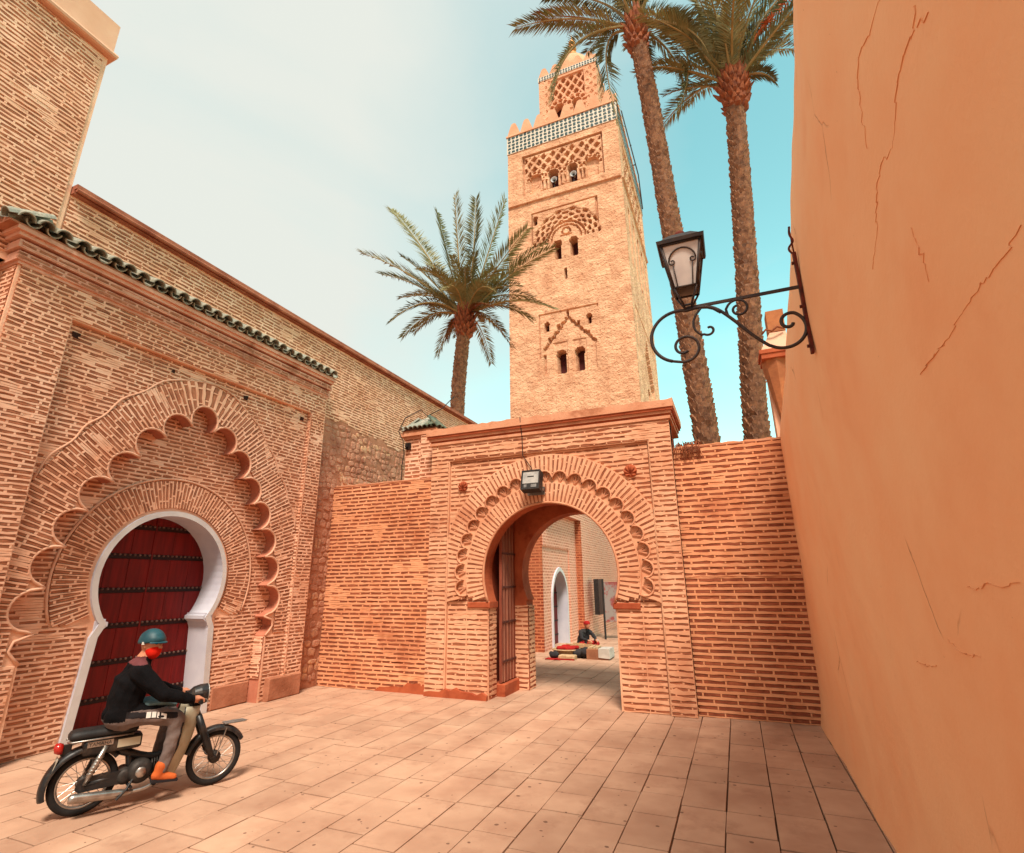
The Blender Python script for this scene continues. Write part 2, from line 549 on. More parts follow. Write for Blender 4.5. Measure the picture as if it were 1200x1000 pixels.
def slab_material():
    m = mat('sandstone_slab', srgb(194, 156, 130), srgb(172, 132, 108), 1.6, rough=0.78, bump=0.25, bscale=38, spec=0.3, c3=srgb(150, 108, 86), s3=2.6, t3=(0.54, 0.74), f3=0.55)
    nt = m.node_tree; n, l = nt.nodes, nt.links
    b = n['Principled BSDF']
    src = b.inputs['Base Color'].links[0].from_socket
    geo = n.new('ShaderNodeNewGeometry')
    # tone of each slab
    oi = n.new('ShaderNodeNewGeometry')
    vor = n.new('ShaderNodeTexVoronoi'); vor.inputs['Scale'].default_value = 7.0
    l.new(geo.outputs['Position'], vor.inputs['Vector'])
    nz = n.new('ShaderNodeTexNoise'); nz.inputs['Scale'].default_value = 11
    l.new(geo.outputs['Position'], nz.inputs['Vector'])
    sc = n.new('ShaderNodeMath'); sc.operation = 'MULTIPLY_ADD'; sc.inputs[1].default_value = -0.42; sc.inputs[2].default_value = 0.285
    l.new(nz.outputs['Fac'], sc.inputs[0])
    lt = n.new('ShaderNodeMath'); lt.operation = 'LESS_THAN'
    l.new(vor.outputs['Distance'], lt.inputs[0]); l.new(sc.outputs[0], lt.inputs[1])
    mx = n.new('ShaderNodeMix'); mx.data_type = 'RGBA'
    fm = n.new('ShaderNodeMath'); fm.operation = 'MULTIPLY'; fm.inputs[1].default_value = 0.75
    l.new(lt.outputs[0], fm.inputs[0]); l.new(fm.outputs[0], mx.inputs['Factor'])
    rp = n.new('ShaderNodeHueSaturation')
    isl = n.new('ShaderNodeMapRange'); isl.inputs['To Min'].default_value = 0.94; isl.inputs['To Max'].default_value = 1.06
    l.new(geo.outputs['Random Per Island'], isl.inputs['Value'])
    ob = n.new('ShaderNodeObjectInfo')
    om = n.new('ShaderNodeMapRange'); om.inputs['To Min'].default_value = 0.92; om.inputs['To Max'].default_value = 1.07
    l.new(ob.outputs['Random'], om.inputs['Value'])
    mm = n.new('ShaderNodeMath'); mm.operation = 'MULTIPLY'
    l.new(isl.outputs[0], mm.inputs[0]); l.new(om.outputs[0], mm.inputs[1])
    l.new(mm.outputs[0], rp.inputs['Value'])
    l.new(src, rp.inputs['Color'])
    l.new(rp.outputs['Color'], mx.inputs[6]); mx.inputs[7].default_value = (*srgb(92, 62, 48), 1)
    l.new(mx.outputs[2], b.inputs['Base Color'])
    return m
M_SLAB = slab_material()
M_JOINT = mat('dark_joint', srgb(112, 82, 64), srgb(86, 60, 48), 5, rough=0.98, bump=0.5)
M_GROUND = mat('dry_earth', srgb(170, 122, 92), srgb(150, 104, 78), 0.6, rough=0.98)

# ------------------------------------------------------------------ ground and paving
gm = MB()
gm.quad((-900, -900, -0.06), (900, -900, -0.06), (900, 900, -0.06), (-900, 900, -0.06))
tag(gm.build('ground', M_GROUND), kind='structure')
pm = MB()
pm.quad((-8.3, -2.0, -0.034), (1.6, -2.0, -0.034), (1.6, 10.1, -0.034), (-8.3, 10.1, -0.034))
pm.quad((-8.3, 10.1, -0.034), (1.6, 10.1, -0.034), (1.6, 34, -0.034), (-8.3, 34, -0.034))
paving = tag(pm.build('paving', M_JOINT), 'pale sandstone slabs laid in long rows towards the gateway', kind='structure')
rg = random.Random(11)
pieces = []
PW = 0.375
for k in range(-21, 6):
    x0 = -0.69 + PW * k
    xc = x0 + PW / 2
    y = 0.8 - rg.uniform(0, 0.6)
    while y < 29:
        L = rg.choice((0.42, 0.48, 0.54, 0.6, 0.66, 0.74)) * (1 if y < 14 else 1.2)
        yc = y + L / 2
        ok = yc < 9.2 and -8.2 < xc < 1.2
        if yc >= 8.3:
            ok = ok or (-4.4 < xc < -1.4) if yc < 10.3 else (-7.0 < xc < -1.0)
        if ok:
            g = 0.0055
            t = rg.uniform(-0.0022, 0.0022)
            tx, ty = rg.uniform(-0.0035, 0.0035), rg.uniform(-0.003, 0.003)
            w = rg.uniform(-0.003, 0.003)
            pieces.append((np.array([xc + w, yc, t - 0.02]), np.array([PW / 2 - g, 0, tx * PW]), np.array([0, L / 2 - g * 1.5, ty * L]), np.array([0, 0, 0.02])))
        y += L
emit('slab', pieces, M_SLAB, paving, 'slab', 300)

def pip(loop):
    L = np.array(loop)
    def f(a, b):
        a = np.asarray(a, float); b = np.asarray(b, float)
        r = np.zeros(a.shape, bool)
        x1, y1 = L[-1]
        for x2, y2 in L:
            c = ((y1 > b) != (y2 > b))
            if c.any():
                xx = (x2 - x1) * (b - y1) / (y2 - y1 + 1e-12) + x1
                r ^= c & (a < xx)
            x1, y1 = x2, y2
        return r
    return f

# ------------------------------------------------------------------ mosque on the left: upper wall, corner block, portal, rubble footing
mosque = thing('mosque_building', 'long pink brick mosque wall with scalloped portal and red door on the left', 'building', (-7.8, 5.5, 0))
WX = -7.75
FW = Fr((WX, 0, 0), (0, 1, 0), (0, 0, 1), (1, 0, 0))
mb = MB()
mb.box((8.06, 0, -0.9), (17.0, 7.0, -0.004), fr=FW)             # right of the portal
mb.box((-1.0, 5.7, -0.9), (8.06, 7.0, -0.004), fr=FW)           # above the portal
mb.box((-1.0, 0, -1.6), (8.06, 5.7, -0.9), fr=FW)
upper = mb.build('upper_wall', M_MORTAR_P, mosque)
mz = Masonry(21)
stone_top = lambda a: 5.36 - 0.045 * (a - 8) + 0.05 * np.sin(a * 5.1) + 0.03 * np.sin(a * 13)
mz.lay(FW, 3.14, 15.5, 4.6, 6.98, inside=lambda a, b: np.where(a < 8.07, b > 6.28, b > stone_top(a)), pitch=0.062, bt=0.023, bl=0.23, smear=0.20, wob=0.004)
mz.build(upper, M_MORTAR_P, M_BRICK_P, 300)
mb = MB()
mb.box((3.13, 7.0, -0.95), (17.0, 7.06, 0.07), fr=FW)
mb.box((3.13, 7.06, -0.95), (17.0, 7.13, 0.12), fr=FW, mi=0)
mb.tube([(WX + 0.11, 3.14, 7.045), (WX + 0.11, 17.0, 7.045)], 0.03, 8)
mb.build('coping', M_COPING, mosque)
# corner block
mb = MB()
mb.box((-3.0, 5.7, -2.5), (3.12, 9.42, 0.012), fr=FW)
block = mb.build('corner_block', M_MORTAR_P, mosque)
mz = Masonry(22)
mz.lay(FW.off(0.014), 0.6, 3.07, 5.8, 9.4, pitch=0.062, bt=0.022, bl=0.24, smear=0.22, wob=0.004)
mz.build(block, M_MORTAR_P, M_BRICK_P, 200)
mb = MB()
mb.box((-3.0, 9.42, -2.5), (3.17, 9.5, 0.10), fr=FW)
mb.box((-3.0, 9.5, -2.5), (3.14, 10.05, 0.07), fr=FW)
mb.tube([(WX + 0.10, -3, 9.46), (WX + 0.10, 3.17, 9.46), (WX - 2.5, 3.17, 9.46)], 0.045, 8)
mb.build('parapet', M_PLAIN, block)
# rubble footing
mb = MB()
mb.box((8.06, 0, -0.05), (8.95, 4.2, 0.004), fr=FW)
ft = [(8.06, 4.2)] + [(12.2, 4.2)] + [(12.2 - i * 0.23, float(stone_top(12.2 - i * 0.23))) for i in range(19)]
mb.prism(ft, FW, -0.05, 0.006)
footing = mb.build('rubble_footing', M_EARTH, mosque)
pieces = []
rs = random.Random(5)
def rubble(a0, a1, b0, b1, cond):
    b = b0
    while b < b1:
        hh = rs.uniform(0.09, 0.19)
        a = a0 + rs.uniform(-0.1, 0)
        while a < a1:
            ww = rs.uniform(0.09, 0.25)
            ca, cb = a + ww / 2, b + hh / 2 + rs.uniform(-0.035, 0.035)
            if cond(ca, cb) and rs.random() < 0.93:
                t = rs.uniform(-0.25, 0.25)
                u = (math.cos(t) * FW.A + math.sin(t) * FW.B) * (ww / 2 * rs.uniform(0.84, 0.98))
                v = (-math.sin(t) * FW.A + math.cos(t) * FW.B) * (hh / 2 * rs.uniform(0.84, 1.0))
                pieces.append((FW.p(ca, cb, 0.004), u, v, FW.N * rs.uniform(0.008, 0.024)))
            a += ww
        b += hh
rubble(8.1, 8.8, 0.1, 4.0, lambda a, b: 8.12 < a < 8.85)
rubble(8.1, 12.1, 4.0, 5.25, lambda a, b: a < 12.0 and b < stone_top(a) - 0.10)
emit('stone', pieces, M_STONE, footing, 'stone', 300)

# ---- portal
FP = Fr((-7.62, 0, 0), (0, 1, 0), (0, 0, 1), (1, 0, 0))
PC = 5.49                                    # axis of the portal along Y
half = [(0.0, 4.43), (0.405, 4.18), (0.745, 3.86), (1.03, 3.44), (1.30, 3.05), (1.49, 2.60), (1.625, 2.13), (1.725, 1.63)]
cents = [(PC - x, z) for x, z in half[:0:-1]] + [(PC + x, z) for x, z in half]
LR = 0.234
def lobed(cents, LR, first, last, n=12):
    """outline running over the lobes; cusps between neighbouring circles"""
    k = len(cents)
    cx = sum(c[0] for c in cents) / k; cz = min(c[1] for c in cents)
    cus = [first]
    for i in range(k - 1):
        a, b = np.array(cents[i]), np.array(cents[i + 1])
        m = (a + b) / 2
        t = (b - a) / np.linalg.norm(b - a)
        nrm = np.array([-t[1], t[0]])
        if nrm @ (m - np.array([cx, cz])) < 0: nrm = -nrm
        cus.append(tuple(m - nrm * LR * 0.10))
    cus.append(last)
    out, segs = [], []
    for i, c in enumerate(cents):
        a0 = math.atan2(cus[i][1] - c[1], cus[i][0] - c[0])
        a1 = math.atan2(cus[i + 1][1] - c[1], cus[i + 1][0] - c[0])
        while a1 > a0: a1 -= 2 * math.pi            # clockwise: left to right over the top
        r0 = math.hypot(cus[i][0] - c[0], cus[i][1] - c[1]); r1 = math.hypot(cus[i + 1][0] - c[0], cus[i + 1][1] - c[1])
        sg = []
        for q in range(n + 1):
            t = q / n
            r = LR
            if q == 0: r = r0
            if q == n: r = r1
            sg.append((c[0] + r * math.cos(a0 + (a1 - a0) * t), c[1] + r * math.sin(a0 + (a1 - a0) * t)))
        segs.append(sg)
        out += sg[:-1]
    out.append(cus[-1])
    return out, segs
lob, lobsegs = lobed(cents, LR, (PC - 1.66, 1.36), (PC + 1.66, 1.36))
# small terminal lobe and straight jamb down to the ground
tail_r = [(PC + 1.83, 1.30), (PC + 1.86, 1.20), (PC + 1.80, 1.12), (PC + 1.73, 1.05), (PC + 1.72, 0.0)]
tail_l = [(2 * PC - a, b) for a, b in tail_r][::-1]
recess = tail_l + lob + tail_r
in_recess = pip(recess)
DC = (5.46, 1.98)                            # centre of the door's horseshoe
def horseshoe(c, r, spring, jb, n=40):
    """from left base over the arch to right base; jb: [(half width, z)] from spring down to the base"""
    th = math.asin((c[1] - spring) / r)
    a = arc(c[0], c[1], r, math.pi + th, -th, n)
    return [(c[0] - w, z) for w, z in jb[::-1]] + a + [(c[0] + w, z) for w, z in jb]
door_out = horseshoe(DC, 1.0, 1.44, [(0.815, 1.42), (0.90, 1.25), (0.99, 0.0)])
door_in = horseshoe(DC, 0.925, 1.42, [(0.725, 1.40), (0.80, 1.25), (0.89, 0.0)])
in_door = pip(door_out)
# centre line of the voussoir ring
cl = np.array([(PC - 1.73, 1.0)] + cents + [(PC + 1.73, 1.0)])
for _ in range(3):                           # Chaikin smoothing
    q = [cl[0]]
    for i in range(len(cl) - 1):
        q += [0.75 * cl[i] + 0.25 * cl[i + 1], 0.25 * cl[i] + 0.75 * cl[i + 1]]
    q.append(cl[-1]); cl = np.array(q)
cls = np.concatenate([[0], np.cumsum(np.hypot(*(cl[1:] - cl[:-1]).T))])
tg = np.gradient(cl, axis=0); tg /= np.linalg.norm(tg, axis=1)[:, None]
cn = np.stack([-tg[:, 1], tg[:, 0]], 1)
for _ in range(10):
    cn[1:-1] = (cn[:-2] + cn[1:-1] * 2 + cn[2:]) / 4
def ring_map(u, v):
    x = np.interp(v, cls, cl[:, 0]); z = np.interp(v, cls, cl[:, 1])
    nx = np.interp(v, cls, cn[:, 0]); nz = np.interp(v, cls, cn[:, 1])
    return x + u * nx, z + u * nz
def d_cl(a, b):
    a = np.asarray(a, float); b = np.asarray(b, float)
    return np.min(np.hypot(a[..., None] - cl[::3, 0], b[..., None] - cl[::3, 1]), axis=-1)
PANEL = (PC - 2.08, PC + 2.17, 5.2)          # a0, a1, top
RO = 0.70
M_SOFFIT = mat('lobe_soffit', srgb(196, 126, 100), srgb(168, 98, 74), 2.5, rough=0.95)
M_HOLE = mat('painted_hole_shade', srgb(70, 40, 30), srgb(48, 28, 22), 9, rough=1.0)
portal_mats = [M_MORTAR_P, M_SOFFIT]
pb = MB()
pb.prism([(3.30, 0), *recess, (7.75, 0), (7.75, 5.34), (3.30, 5.34)], FP, -0.62, -0.004, 0, 1, back=False)
pb.prism([*recess, *door_out[::-1]], FP, -0.62, -0.235, 0, 1, back=False)
for a0, a1, b0, b1 in ((2.75, PANEL[0], 0, 5.75), (PANEL[1], 8.05, 0, 5.75), (PANEL[0], PANEL[1], PANEL[2], 5.75)):
    pb.box((a0, b0, -0.42), (a1, b1, 0.086), fr=FP, mi=0)
pb.box((2.75, 5.75, -0.42), (8.05, 6.2, 0.06), fr=FP)
portal = pb.build('portal', portal_mats, mosque)
mz = Masonry(23)
kw = dict(pitch=0.0605, bt=0.025, bl=0.19, wob=0.0045)
top_ok = lambda a, b: (a > PANEL[0] + .01) & (a < PANEL[1] - .01) & (b < PANEL[2] - .01)
mz.lay(FP, PANEL[0], PANEL[1], 0.0, PANEL[2], inside=lambda a, b: top_ok(a, b) & ~in_recess(a, b) & ((d_cl(a, b) > RO) | (b < 1.05)) & ~((b < 1.05) & (np.abs(a - PC) < 1.75)), smear=0.28, **kw)
# radial bricks round the lobes
mz.lay(FP, 0.16, RO, 0.05, cls[-1] - 0.05, mapf=ring_map, inside=lambda a, b: top_ok(a, b) & ~in_recess(a, b) & (np.abs(a - PC) < 2.2),
       pitch=0.056, bt=0.026, bl=0.24, smear=0.22, off=0.012, wob=0.003)
# tympanum
lowring = lambda a, b: np.where(b > 1.42, np.hypot(a - DC[0], b - DC[1]) > 1.47, np.abs(a - DC[0]) > 1.005 - 0.085 * np.clip(b, 0, 1.25) / 1.25)
mz.lay(FP, PC - 2.0, PC + 2.0, 0.0, 4.75, inside=lambda a, b: in_recess(a, b) & lowring(a, b) & ~in_door(a, b), off=-0.235, smear=0.24, **kw)
pol = lambda u, v: (DC[0] + u * np.cos(math.radians(205) - v / 1.25), DC[1] + u * np.sin(math.radians(205) - v / 1.25))
mz.lay(FP, 1.05, 1.46, 0.0, math.radians(230) * 1.25, mapf=pol, inside=lambda a, b: (b > 1.42) & (np.abs(a - PC) < 1.68), off=-0.222, pitch=0.054, bt=0.026, bl=0.21, smear=0.24, wob=0.003)
# pilasters, lintel zone and the side of the projection
FPF = FP.off(0.09)
mz.lay(FPF, 2.78, 8.04, 0.0, 5.62, inside=lambda a, b: (a < PANEL[0] - .01) | (a > PANEL[1] + .01) | (b > PANEL[2] + .01), **kw, smear=0.22, breakup=0.2)
FS = Fr((0, 2.75, 0), (1, 0, 0), (0, 0, 1), (0, -1, 0))
mz.lay(FS, -8.1, -7.55, 3.0, 5.62, **kw)
mz.lay(Fr((0, PANEL[1], 0), (1, 0, 0), (0, 0, 1), (0, -1, 0)), -7.612, -7.536, 0, 5.18, off=-0.002, **kw)
mz.lay(Fr((0, PC + 1.72, 0), (1, 0, 0), (0, 0, 1), (0, -1, 0)), -7.84, -7.625, 0.36, 1.03, off=-0.002, **kw)
mz.build(portal, M_MORTAR_P, M_BRICK_P, 300)
# rims of the lobes, inner ring moulding
mb = MB()
for sg in lobsegs:
    mb.tube([FP.p(a, b, 0.008) for a, b in sg], 0.018, 8)
mb.tube([FP.p(a, b, 0.012) for a, b in [lob[-1]] + tail_r[:4]], 0.016, 8)
mb.tube([FP.p(a, b, 0.012) for a, b in tail_l[1:] + [lob[0]]], 0.016, 8)
mb.build('lobe_moulding', M_PLAIN, portal, smooth=True)
mb = MB()
mb.tube([FP.p(a, b, -0.215) for a, b in arc(DC[0], DC[1], 1.485, math.radians(200), math.radians(-20), 48)], 0.017, 6)
mb.build('ring_moulding', M_PLAIN, portal, smooth=True)
mb = MB()
ed = [ring_map(np.array([RO + 0.03 + 0.022 * math.sin(v * 12.5)]), np.array([v])) for v in np.linspace(0.9, cls[-1] - 0.9, 90)]
ed = [(float(a[0]), min(float(b[0]), PANEL[2] - .03)) for a, b in ed]
ed = [p for p in ed if PANEL[0] + .03 < p[0] < PANEL[1] - .03]
mb.tube([FP.p(a, b, 0.004) for a, b in ed], 0.026, 6, flat=0.6)
mb.build('outer_moulding', M_PLAIN, portal, smooth=True)
# plastered plinth, putlog holes as dark blocks, their shade put into the colour
for lo, hi in (((6.50, 0, -0.23), (PC + 1.715, 0.34, -0.205)), ((PANEL[1] - 0.34, 0, 0.0), (8.06, 0.36, 0.115)),
               ):
    mb = MB()
    mb.bevbox(lo, hi, 0.02, fr=FP)
    mb.build('plinth', M_EARTH, portal)
for a in (4.83, 6.17, 7.5, 3.52):
    mb = MB(); mb.box((a - 0.04, 5.01, -0.03), (a + 0.045, 5.085, 0.014), fr=FP, jit=0.009)
    mb.build('putlog_hole_patch', M_HOLE, portal)
# cornice of stepped mouldings under the eave
mb = MB()
for z0, z1, p, mi in ((5.62, 5.66, 0.11, 0), (5.66, 5.77, 0.14, 0), (5.77, 5.80, 0.10, 1), (5.80, 5.90, 0.17, 0), (5.90, 5.93, 0.13, 1), (5.93, 5.98, 0.21, 0), (5.98, 6.03, 0.25, 0)):
    mb.box((2.75 - p + 0.09, z0, -0.42), (8.05 + p * 0.15, z1, p), fr=FP, mi=mi)
mb.build('cornice', [M_CORNICE_P, M_REDPLASTER], portal)
mz = Masonry(24)
mz.lay(FP.off(0.142), 2.7, 8.04, 5.668, 5.762, pitch=0.047, bt=0.024, bl=0.2, smear=0.15, dm=0.006, rec=0.003, wob=0.002)
mz.lay(FP.off(0.172), 2.7, 8.04, 5.81, 5.89, pitch=0.08, bt=0.028, bl=0.2, smear=0.15, dm=0.006, rec=0.003, wob=0.002)
mz.build(portal, M_CORNICE_P, M_BRICK_P, 0)
# roof tiles
def tile(p0, p1, r, up, convex, name, parent, m, thick=0.014, taper=0.85):
    p0, p1 = np.array(p0, float), np.array(p1, float)
    ax = p1 - p0; L = np.linalg.norm(ax); ax /= L
    up = np.array(up, float); up -= ax * (up @ ax); up /= np.linalg.norm(up)
    sd = np.cross(ax, up)
    vs, fs, n = [], [], 7
    for (t, rr) in ((0, r), (1, r * taper)):
        for rad in (rr, rr - thick):
            for i in range(n + 1):
                w = math.pi * i / n
                h = math.sin(w) * (1 if convex else -1)
                vs.append(p0 + ax * L * t + sd * rad * math.cos(w) + up * rad * h)
    k = n + 1
    for i in range(n):
        fs += [(i, i + 1, 2 * k + i + 1, 2 * k + i), (k + i, 3 * k + i, 3 * k + i + 1, k + i + 1), (i, k + i, k + i + 1, i + 1), (2 * k + i, 2 * k + i + 1, 3 * k + i + 1, 3 * k + i)]
    fs += [(0, 2 * k, 3 * k, k), (n, k + n, 3 * k + n, 2 * k + n)]
    return mesh_obj(name, vs, fs, m, parent, smooth=False)
mb = MB()
mb.prism([(-8.1, 6.03), (-7.37, 6.03), (-7.37, 6.055), (-8.1, 6.32)], Fr((0, 0, 0), (1, 0, 0), (0, 0, 1), (0, 1, 0)), 2.5, 8.1)
eave = mb.build('eave_bed', M_EARTH, portal)
y = 2.62
rt = random.Random(3)
while y < 8.08:
    j = lambda s=0.012: rt.uniform(-s, s)
    tile((-7.28 + j(), y + j(), 6.085 + j(.008)), (-7.75, y + j(), 6.33 + j()), 0.088, (0, 0, 1), True, 'roof_tile', eave, M_TILE)
    tile((-7.315 + j(), y + 0.098 + j(), 6.115 + j(.008)), (-7.75, y + 0.098 + j(), 6.35 + j()), 0.082, (0, 0, 1), False, 'roof_tile', eave, M_TILE)
    y += 0.196
x = -7.40
while x > -8.2:
    tile((x, 2.46 + rt.uniform(-.01, .01), 6.085), (x, 2.9, 6.30), 0.088, (0, 0, 1), True, 'roof_tile', eave, M_TILE)
    tile((x - 0.098, 2.49, 6.115), (x - 0.098, 2.9, 6.32), 0.082, (0, 0, 1), False, 'roof_tile', eave, M_TILE)
    x -= 0.196
# ---- red door in its white horseshoe frame
mb = MB()
mb.prism([*door_out, *door_in[::-1]], FP, -0.70, -0.195, 0, 1)
frame = mb.build('door_frame', [M_FRAMEEDGE, M_WHITE], mosque)
for s_ in (-1, 1):
    mb = MB()
    xs = [0.735, 0.735, 0.70, 0.70, 0.775, 0.80]
    zs = [1.47, 1.44, 1.43, 1.38, 1.32, 1.24]
    lp = [(DC[0] + s_ * x_, z_) for x_, z_ in zip(xs, zs)] + [(DC[0] + s_ * 0.86, 1.24), (DC[0] + s_ * 0.86, 1.45)]
    mb.prism(lp, FP, -0.66, -0.21)
    mb.build('impost', M_WHITE, frame)
mb = MB()
mb.box((DC[0] - 0.95, 0.0, -0.70), (DC[0] + 0.95, 2.95, -0.66), fr=FP)
door = mb.build('door', M_DARKBAND, mosque)
rows = [0.03, 0.40, 0.87, 1.35, 1.83, 2.31, 2.74, 2.98]
for i in range(len(rows) - 1):
    for s_ in (0, 1):
        a0 = DC[0] - 0.94 + s_ * 0.945
        for q in range(3):
            w = 0.935 / 3
            mb = MB()
            mb.bevbox((a0 + q * w + 0.0015, rows[i] + 0.035, -0.67), (a0 + (q + 1) * w - 0.0015, rows[i + 1] - 0.035, -0.638 + rt.uniform(-.002, .002)), 0.004, fr=FP)
            mb.build('door_plank', M_REDDOOR, door)
for i in range(1, len(rows) - 1):
    mb = MB()
    mb.box((DC[0] - 0.93, rows[i] - 0.034, -0.66), (DC[0] + 0.93, rows[i] + 0.034, -0.632), fr=FP)
    band = mb.build('iron_band', M_DARKBAND, door)
    for q in range(26):
        mb = MB()
        a = DC[0] - 0.90 + q * 0.072
        fr_ = Fr(FP.p(a, rows[i] + 0.022, -0.632), FP.A, FP.B, FP.N)
        mb.lathe([(0.019, 0.0), (0.016, 0.010), (0.007, 0.016), (0.0005, 0.017)], fr_, 8)
        mb.build('stud', M_STUD, band, smooth=True)
mb = MB(); mb.box((DC[0] - 0.012, 0.02, -0.645), (DC[0] + 0.012, 2.9, -0.628), fr=FP); mb.build('cover_strip', M_REDDOOR, door)
# ------------------------------------------------------------------ gateway
gate = thing('gateway', 'apricot brick gateway with a horseshoe arch ringed by small scallops', 'gateway', (-3.0, 8.65, 0))
FG = Fr((0, 8.65, 0), (1, 0, 0), (0, 0, 1), (0, -1, 0))
GX0, GX1 = -5.28, -0.74
GC = (-2.95, 2.02)
g_open = horseshoe(GC, 1.2, 1.56, [(1.10, 1.56), (1.10, 1.46), (1.12, 1.44), (1.11, 0.0)], 48)
GP = (-4.88, -1.11, 4.14)                     # panel left, right, top
gb = MB()
gb.prism([(GX0, 0), *g_open, (GX1, 0), (GX1, 4.5), (GX0, 4.5)], FG, -0.38, -0.064, 0, 1)
for a0, a1, b0, b1 in ((GX0, GP[0], 0, 4.5), (GP[1], GX1, 0, 4.5), (GP[0], GP[1], GP[2], 4.5)):
    gb.box((a0, b0, -0.30), (a1, b1, -0.004), fr=FG)
# chamber behind the front arch, and its roof
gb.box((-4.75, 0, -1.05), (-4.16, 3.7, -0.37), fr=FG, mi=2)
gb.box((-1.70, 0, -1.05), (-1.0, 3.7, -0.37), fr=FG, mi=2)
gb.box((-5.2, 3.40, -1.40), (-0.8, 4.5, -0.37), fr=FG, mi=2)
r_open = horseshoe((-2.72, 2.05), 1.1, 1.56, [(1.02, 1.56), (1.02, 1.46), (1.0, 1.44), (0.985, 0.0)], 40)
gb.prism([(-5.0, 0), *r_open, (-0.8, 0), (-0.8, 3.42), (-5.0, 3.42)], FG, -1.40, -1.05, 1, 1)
M_VAULT = mat('shade_darkened_red_plaster', srgb(150, 68, 42), srgb(122, 52, 34), 2.0, rough=0.92, bump=0.4, bscale=30)  # darker copy of the red plaster, passage shade put into its colour
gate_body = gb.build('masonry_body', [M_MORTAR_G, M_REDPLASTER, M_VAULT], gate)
# raised rings: scalloped outer ring, inner voussoir ring
k = 10
lc = [(GC[0] + 1.63 * math.cos(math.radians(90 + 9.8 * i)), GC[1] + 1.63 * math.sin(math.radians(90 + 9.8 * i))) for i in range(k, -k - 1, -1)]
e0 = math.radians(90 + 9.8 * (k + .5)); e1 = math.radians(90 - 9.8 * (k + .5))
sc, scsegs = lobed(lc, 0.136, (GC[0] + 1.57 * math.cos(e0), GC[1] + 1.57 * math.sin(e0)), (GC[0] + 1.57 * math.cos(e1), GC[1] + 1.57 * math.sin(e1)), 8)
clampx = lambda p: (min(max(p[0], GP[0] + .004), GP[1] - .004), min(p[1], GP[2] - .03))
outer = [clampx(p) for p in arc(GC[0], GC[1], 2.07, e1, e0, 50)]
inner = arc(GC[0], GC[1], 1.56, e0, e1, 50) + arc(GC[0], GC[1], 1.205, e1, e0, 50)
inner = [p for p in inner]
mb = MB()
mb.prism([*sc, *outer], FG, -0.12, -0.012, 0, 0)
mb.prism([p for p in inner if p[1] > 1.57], FG, -0.12, -0.026, 0, 0)
mb.build('arch_ring', M_MORTAR_G, gate)
mb = MB()
for sg in scsegs:
    mb.tube([FG.p(a, b, 0.0) for a, b in sg], 0.017, 6)
mb.build('scallop_moulding', M_CORNICE, gate, smooth=True)
mb = MB()
mb.tube([FG.p(a, b, -0.02) for a, b in arc(GC[0], GC[1], 1.205, math.radians(202), math.radians(-22), 48)], 0.022, 6)
mb.build('arris_moulding', M_CORNICE, gate, smooth=True)
mb = MB()
for c in lc:                                   # small shell ribs in the scallops
    w0 = math.atan2(c[1] - GC[1], c[0] - GC[0])
    for dw in (-0.7, 0, 0.7):
        mb.tube([FG.p(c[0] - 0.05 * math.cos(w0), c[1] - 0.05 * math.sin(w0), -0.055), FG.p(c[0] + 0.10 * math.cos(w0 + dw), c[1] + 0.10 * math.sin(w0 + dw), -0.05)], 0.016, 5)
mb.build('shell_ribs', M_CORNICE, gate, kind='stuff')
in_sc = pip([*sc, (GC[0] + 1.5, 1.2), (GC[0] - 1.5, 1.2)])
mz = Masonry(31)
kg = dict(pitch=0.081, bt=0.022, bl=0.24, wob=0.0065)
rad = lambda a, b: np.hypot(a - GC[0], b - GC[1])
inp = lambda a, b: (a > GP[0] + .008) & (a < GP[1] - .008) & (b < GP[2] - .008)
ZE = 1.60
# horizontal courses in the panel corners and beside the jambs
mz.lay(FG, GP[0], GP[1], 0, GP[2], inside=lambda a, b: inp(a, b) & np.where(b > ZE, rad(a, b) > 2.08, np.abs(a - GC[0]) > 1.135), off=-0.064, smear=0.24, **kg)
pg = lambda r0: (lambda u, v: (GC[0] + u * np.cos(math.radians(203) - v / r0), GC[1] + u * np.sin(math.radians(203) - v / r0)))
mz.lay(FG, 1.225, 1.55, 0, math.radians(226) * 1.4, mapf=pg(1.4), inside=lambda a, b: b > ZE, off=-0.026, pitch=0.078, bt=0.021, bl=0.33, smear=0.12, wob=0.004)
mz.lay(FG, 1.60, 2.06, 0, math.radians(226) * 1.85, mapf=pg(1.85), inside=lambda a, b: (b > ZE) & ~in_sc(a, b) & inp(a, b), off=-0.012, pitch=0.082, bt=0.021, bl=0.30, smear=0.12, wob=0.004)
# pilasters and the zone over the panel
mz.lay(FG, GX0 + .005, GX1 - .005, 0, 4.48, inside=lambda a, b: (a < GP[0] - .008) | (a > GP[1] + .008) | (b > GP[2] + .008), off=-0.002, smear=0.26, **kg)
# returns of the jambs (left one is in view) and of the rear jamb
FJ = Fr((GC[0] - 1.115, 0, 0), (0, 1, 0), (0, 0, 1), (1, 0, 0))
mz.lay(FJ, 8.72, 9.02, 0, 1.42, off=-0.004, smear=0.2, **kg)
FR_ = FG.off(-1.05)
mz.lay(FR_, -4.1, -3.70, 0, 1.42, off=-0.004, smear=0.2, **kg)
FJ2 = Fr((-2.72 - 0.99, 0, 0), (0, 1, 0), (0, 0, 1), (1, 0, 0))
mz.lay(FJ2, 9.72, 10.04, 0, 1.42, off=-0.004, smear=0.2, **kg)
mz.build(gate_body, M_MORTAR_G, M_BRICK_G, 300)
# imposts of dark brick
for s_, a0, a1 in ((-1, -4.47, -4.03), (1, -1.87, -1.44)):
    mb = MB(); mb.bevbox((a0, 1.46, -0.38), (a1, 1.555, -0.02), 0.012, fr=FG); mb.build('impost', M_REDPLASTER, gate)
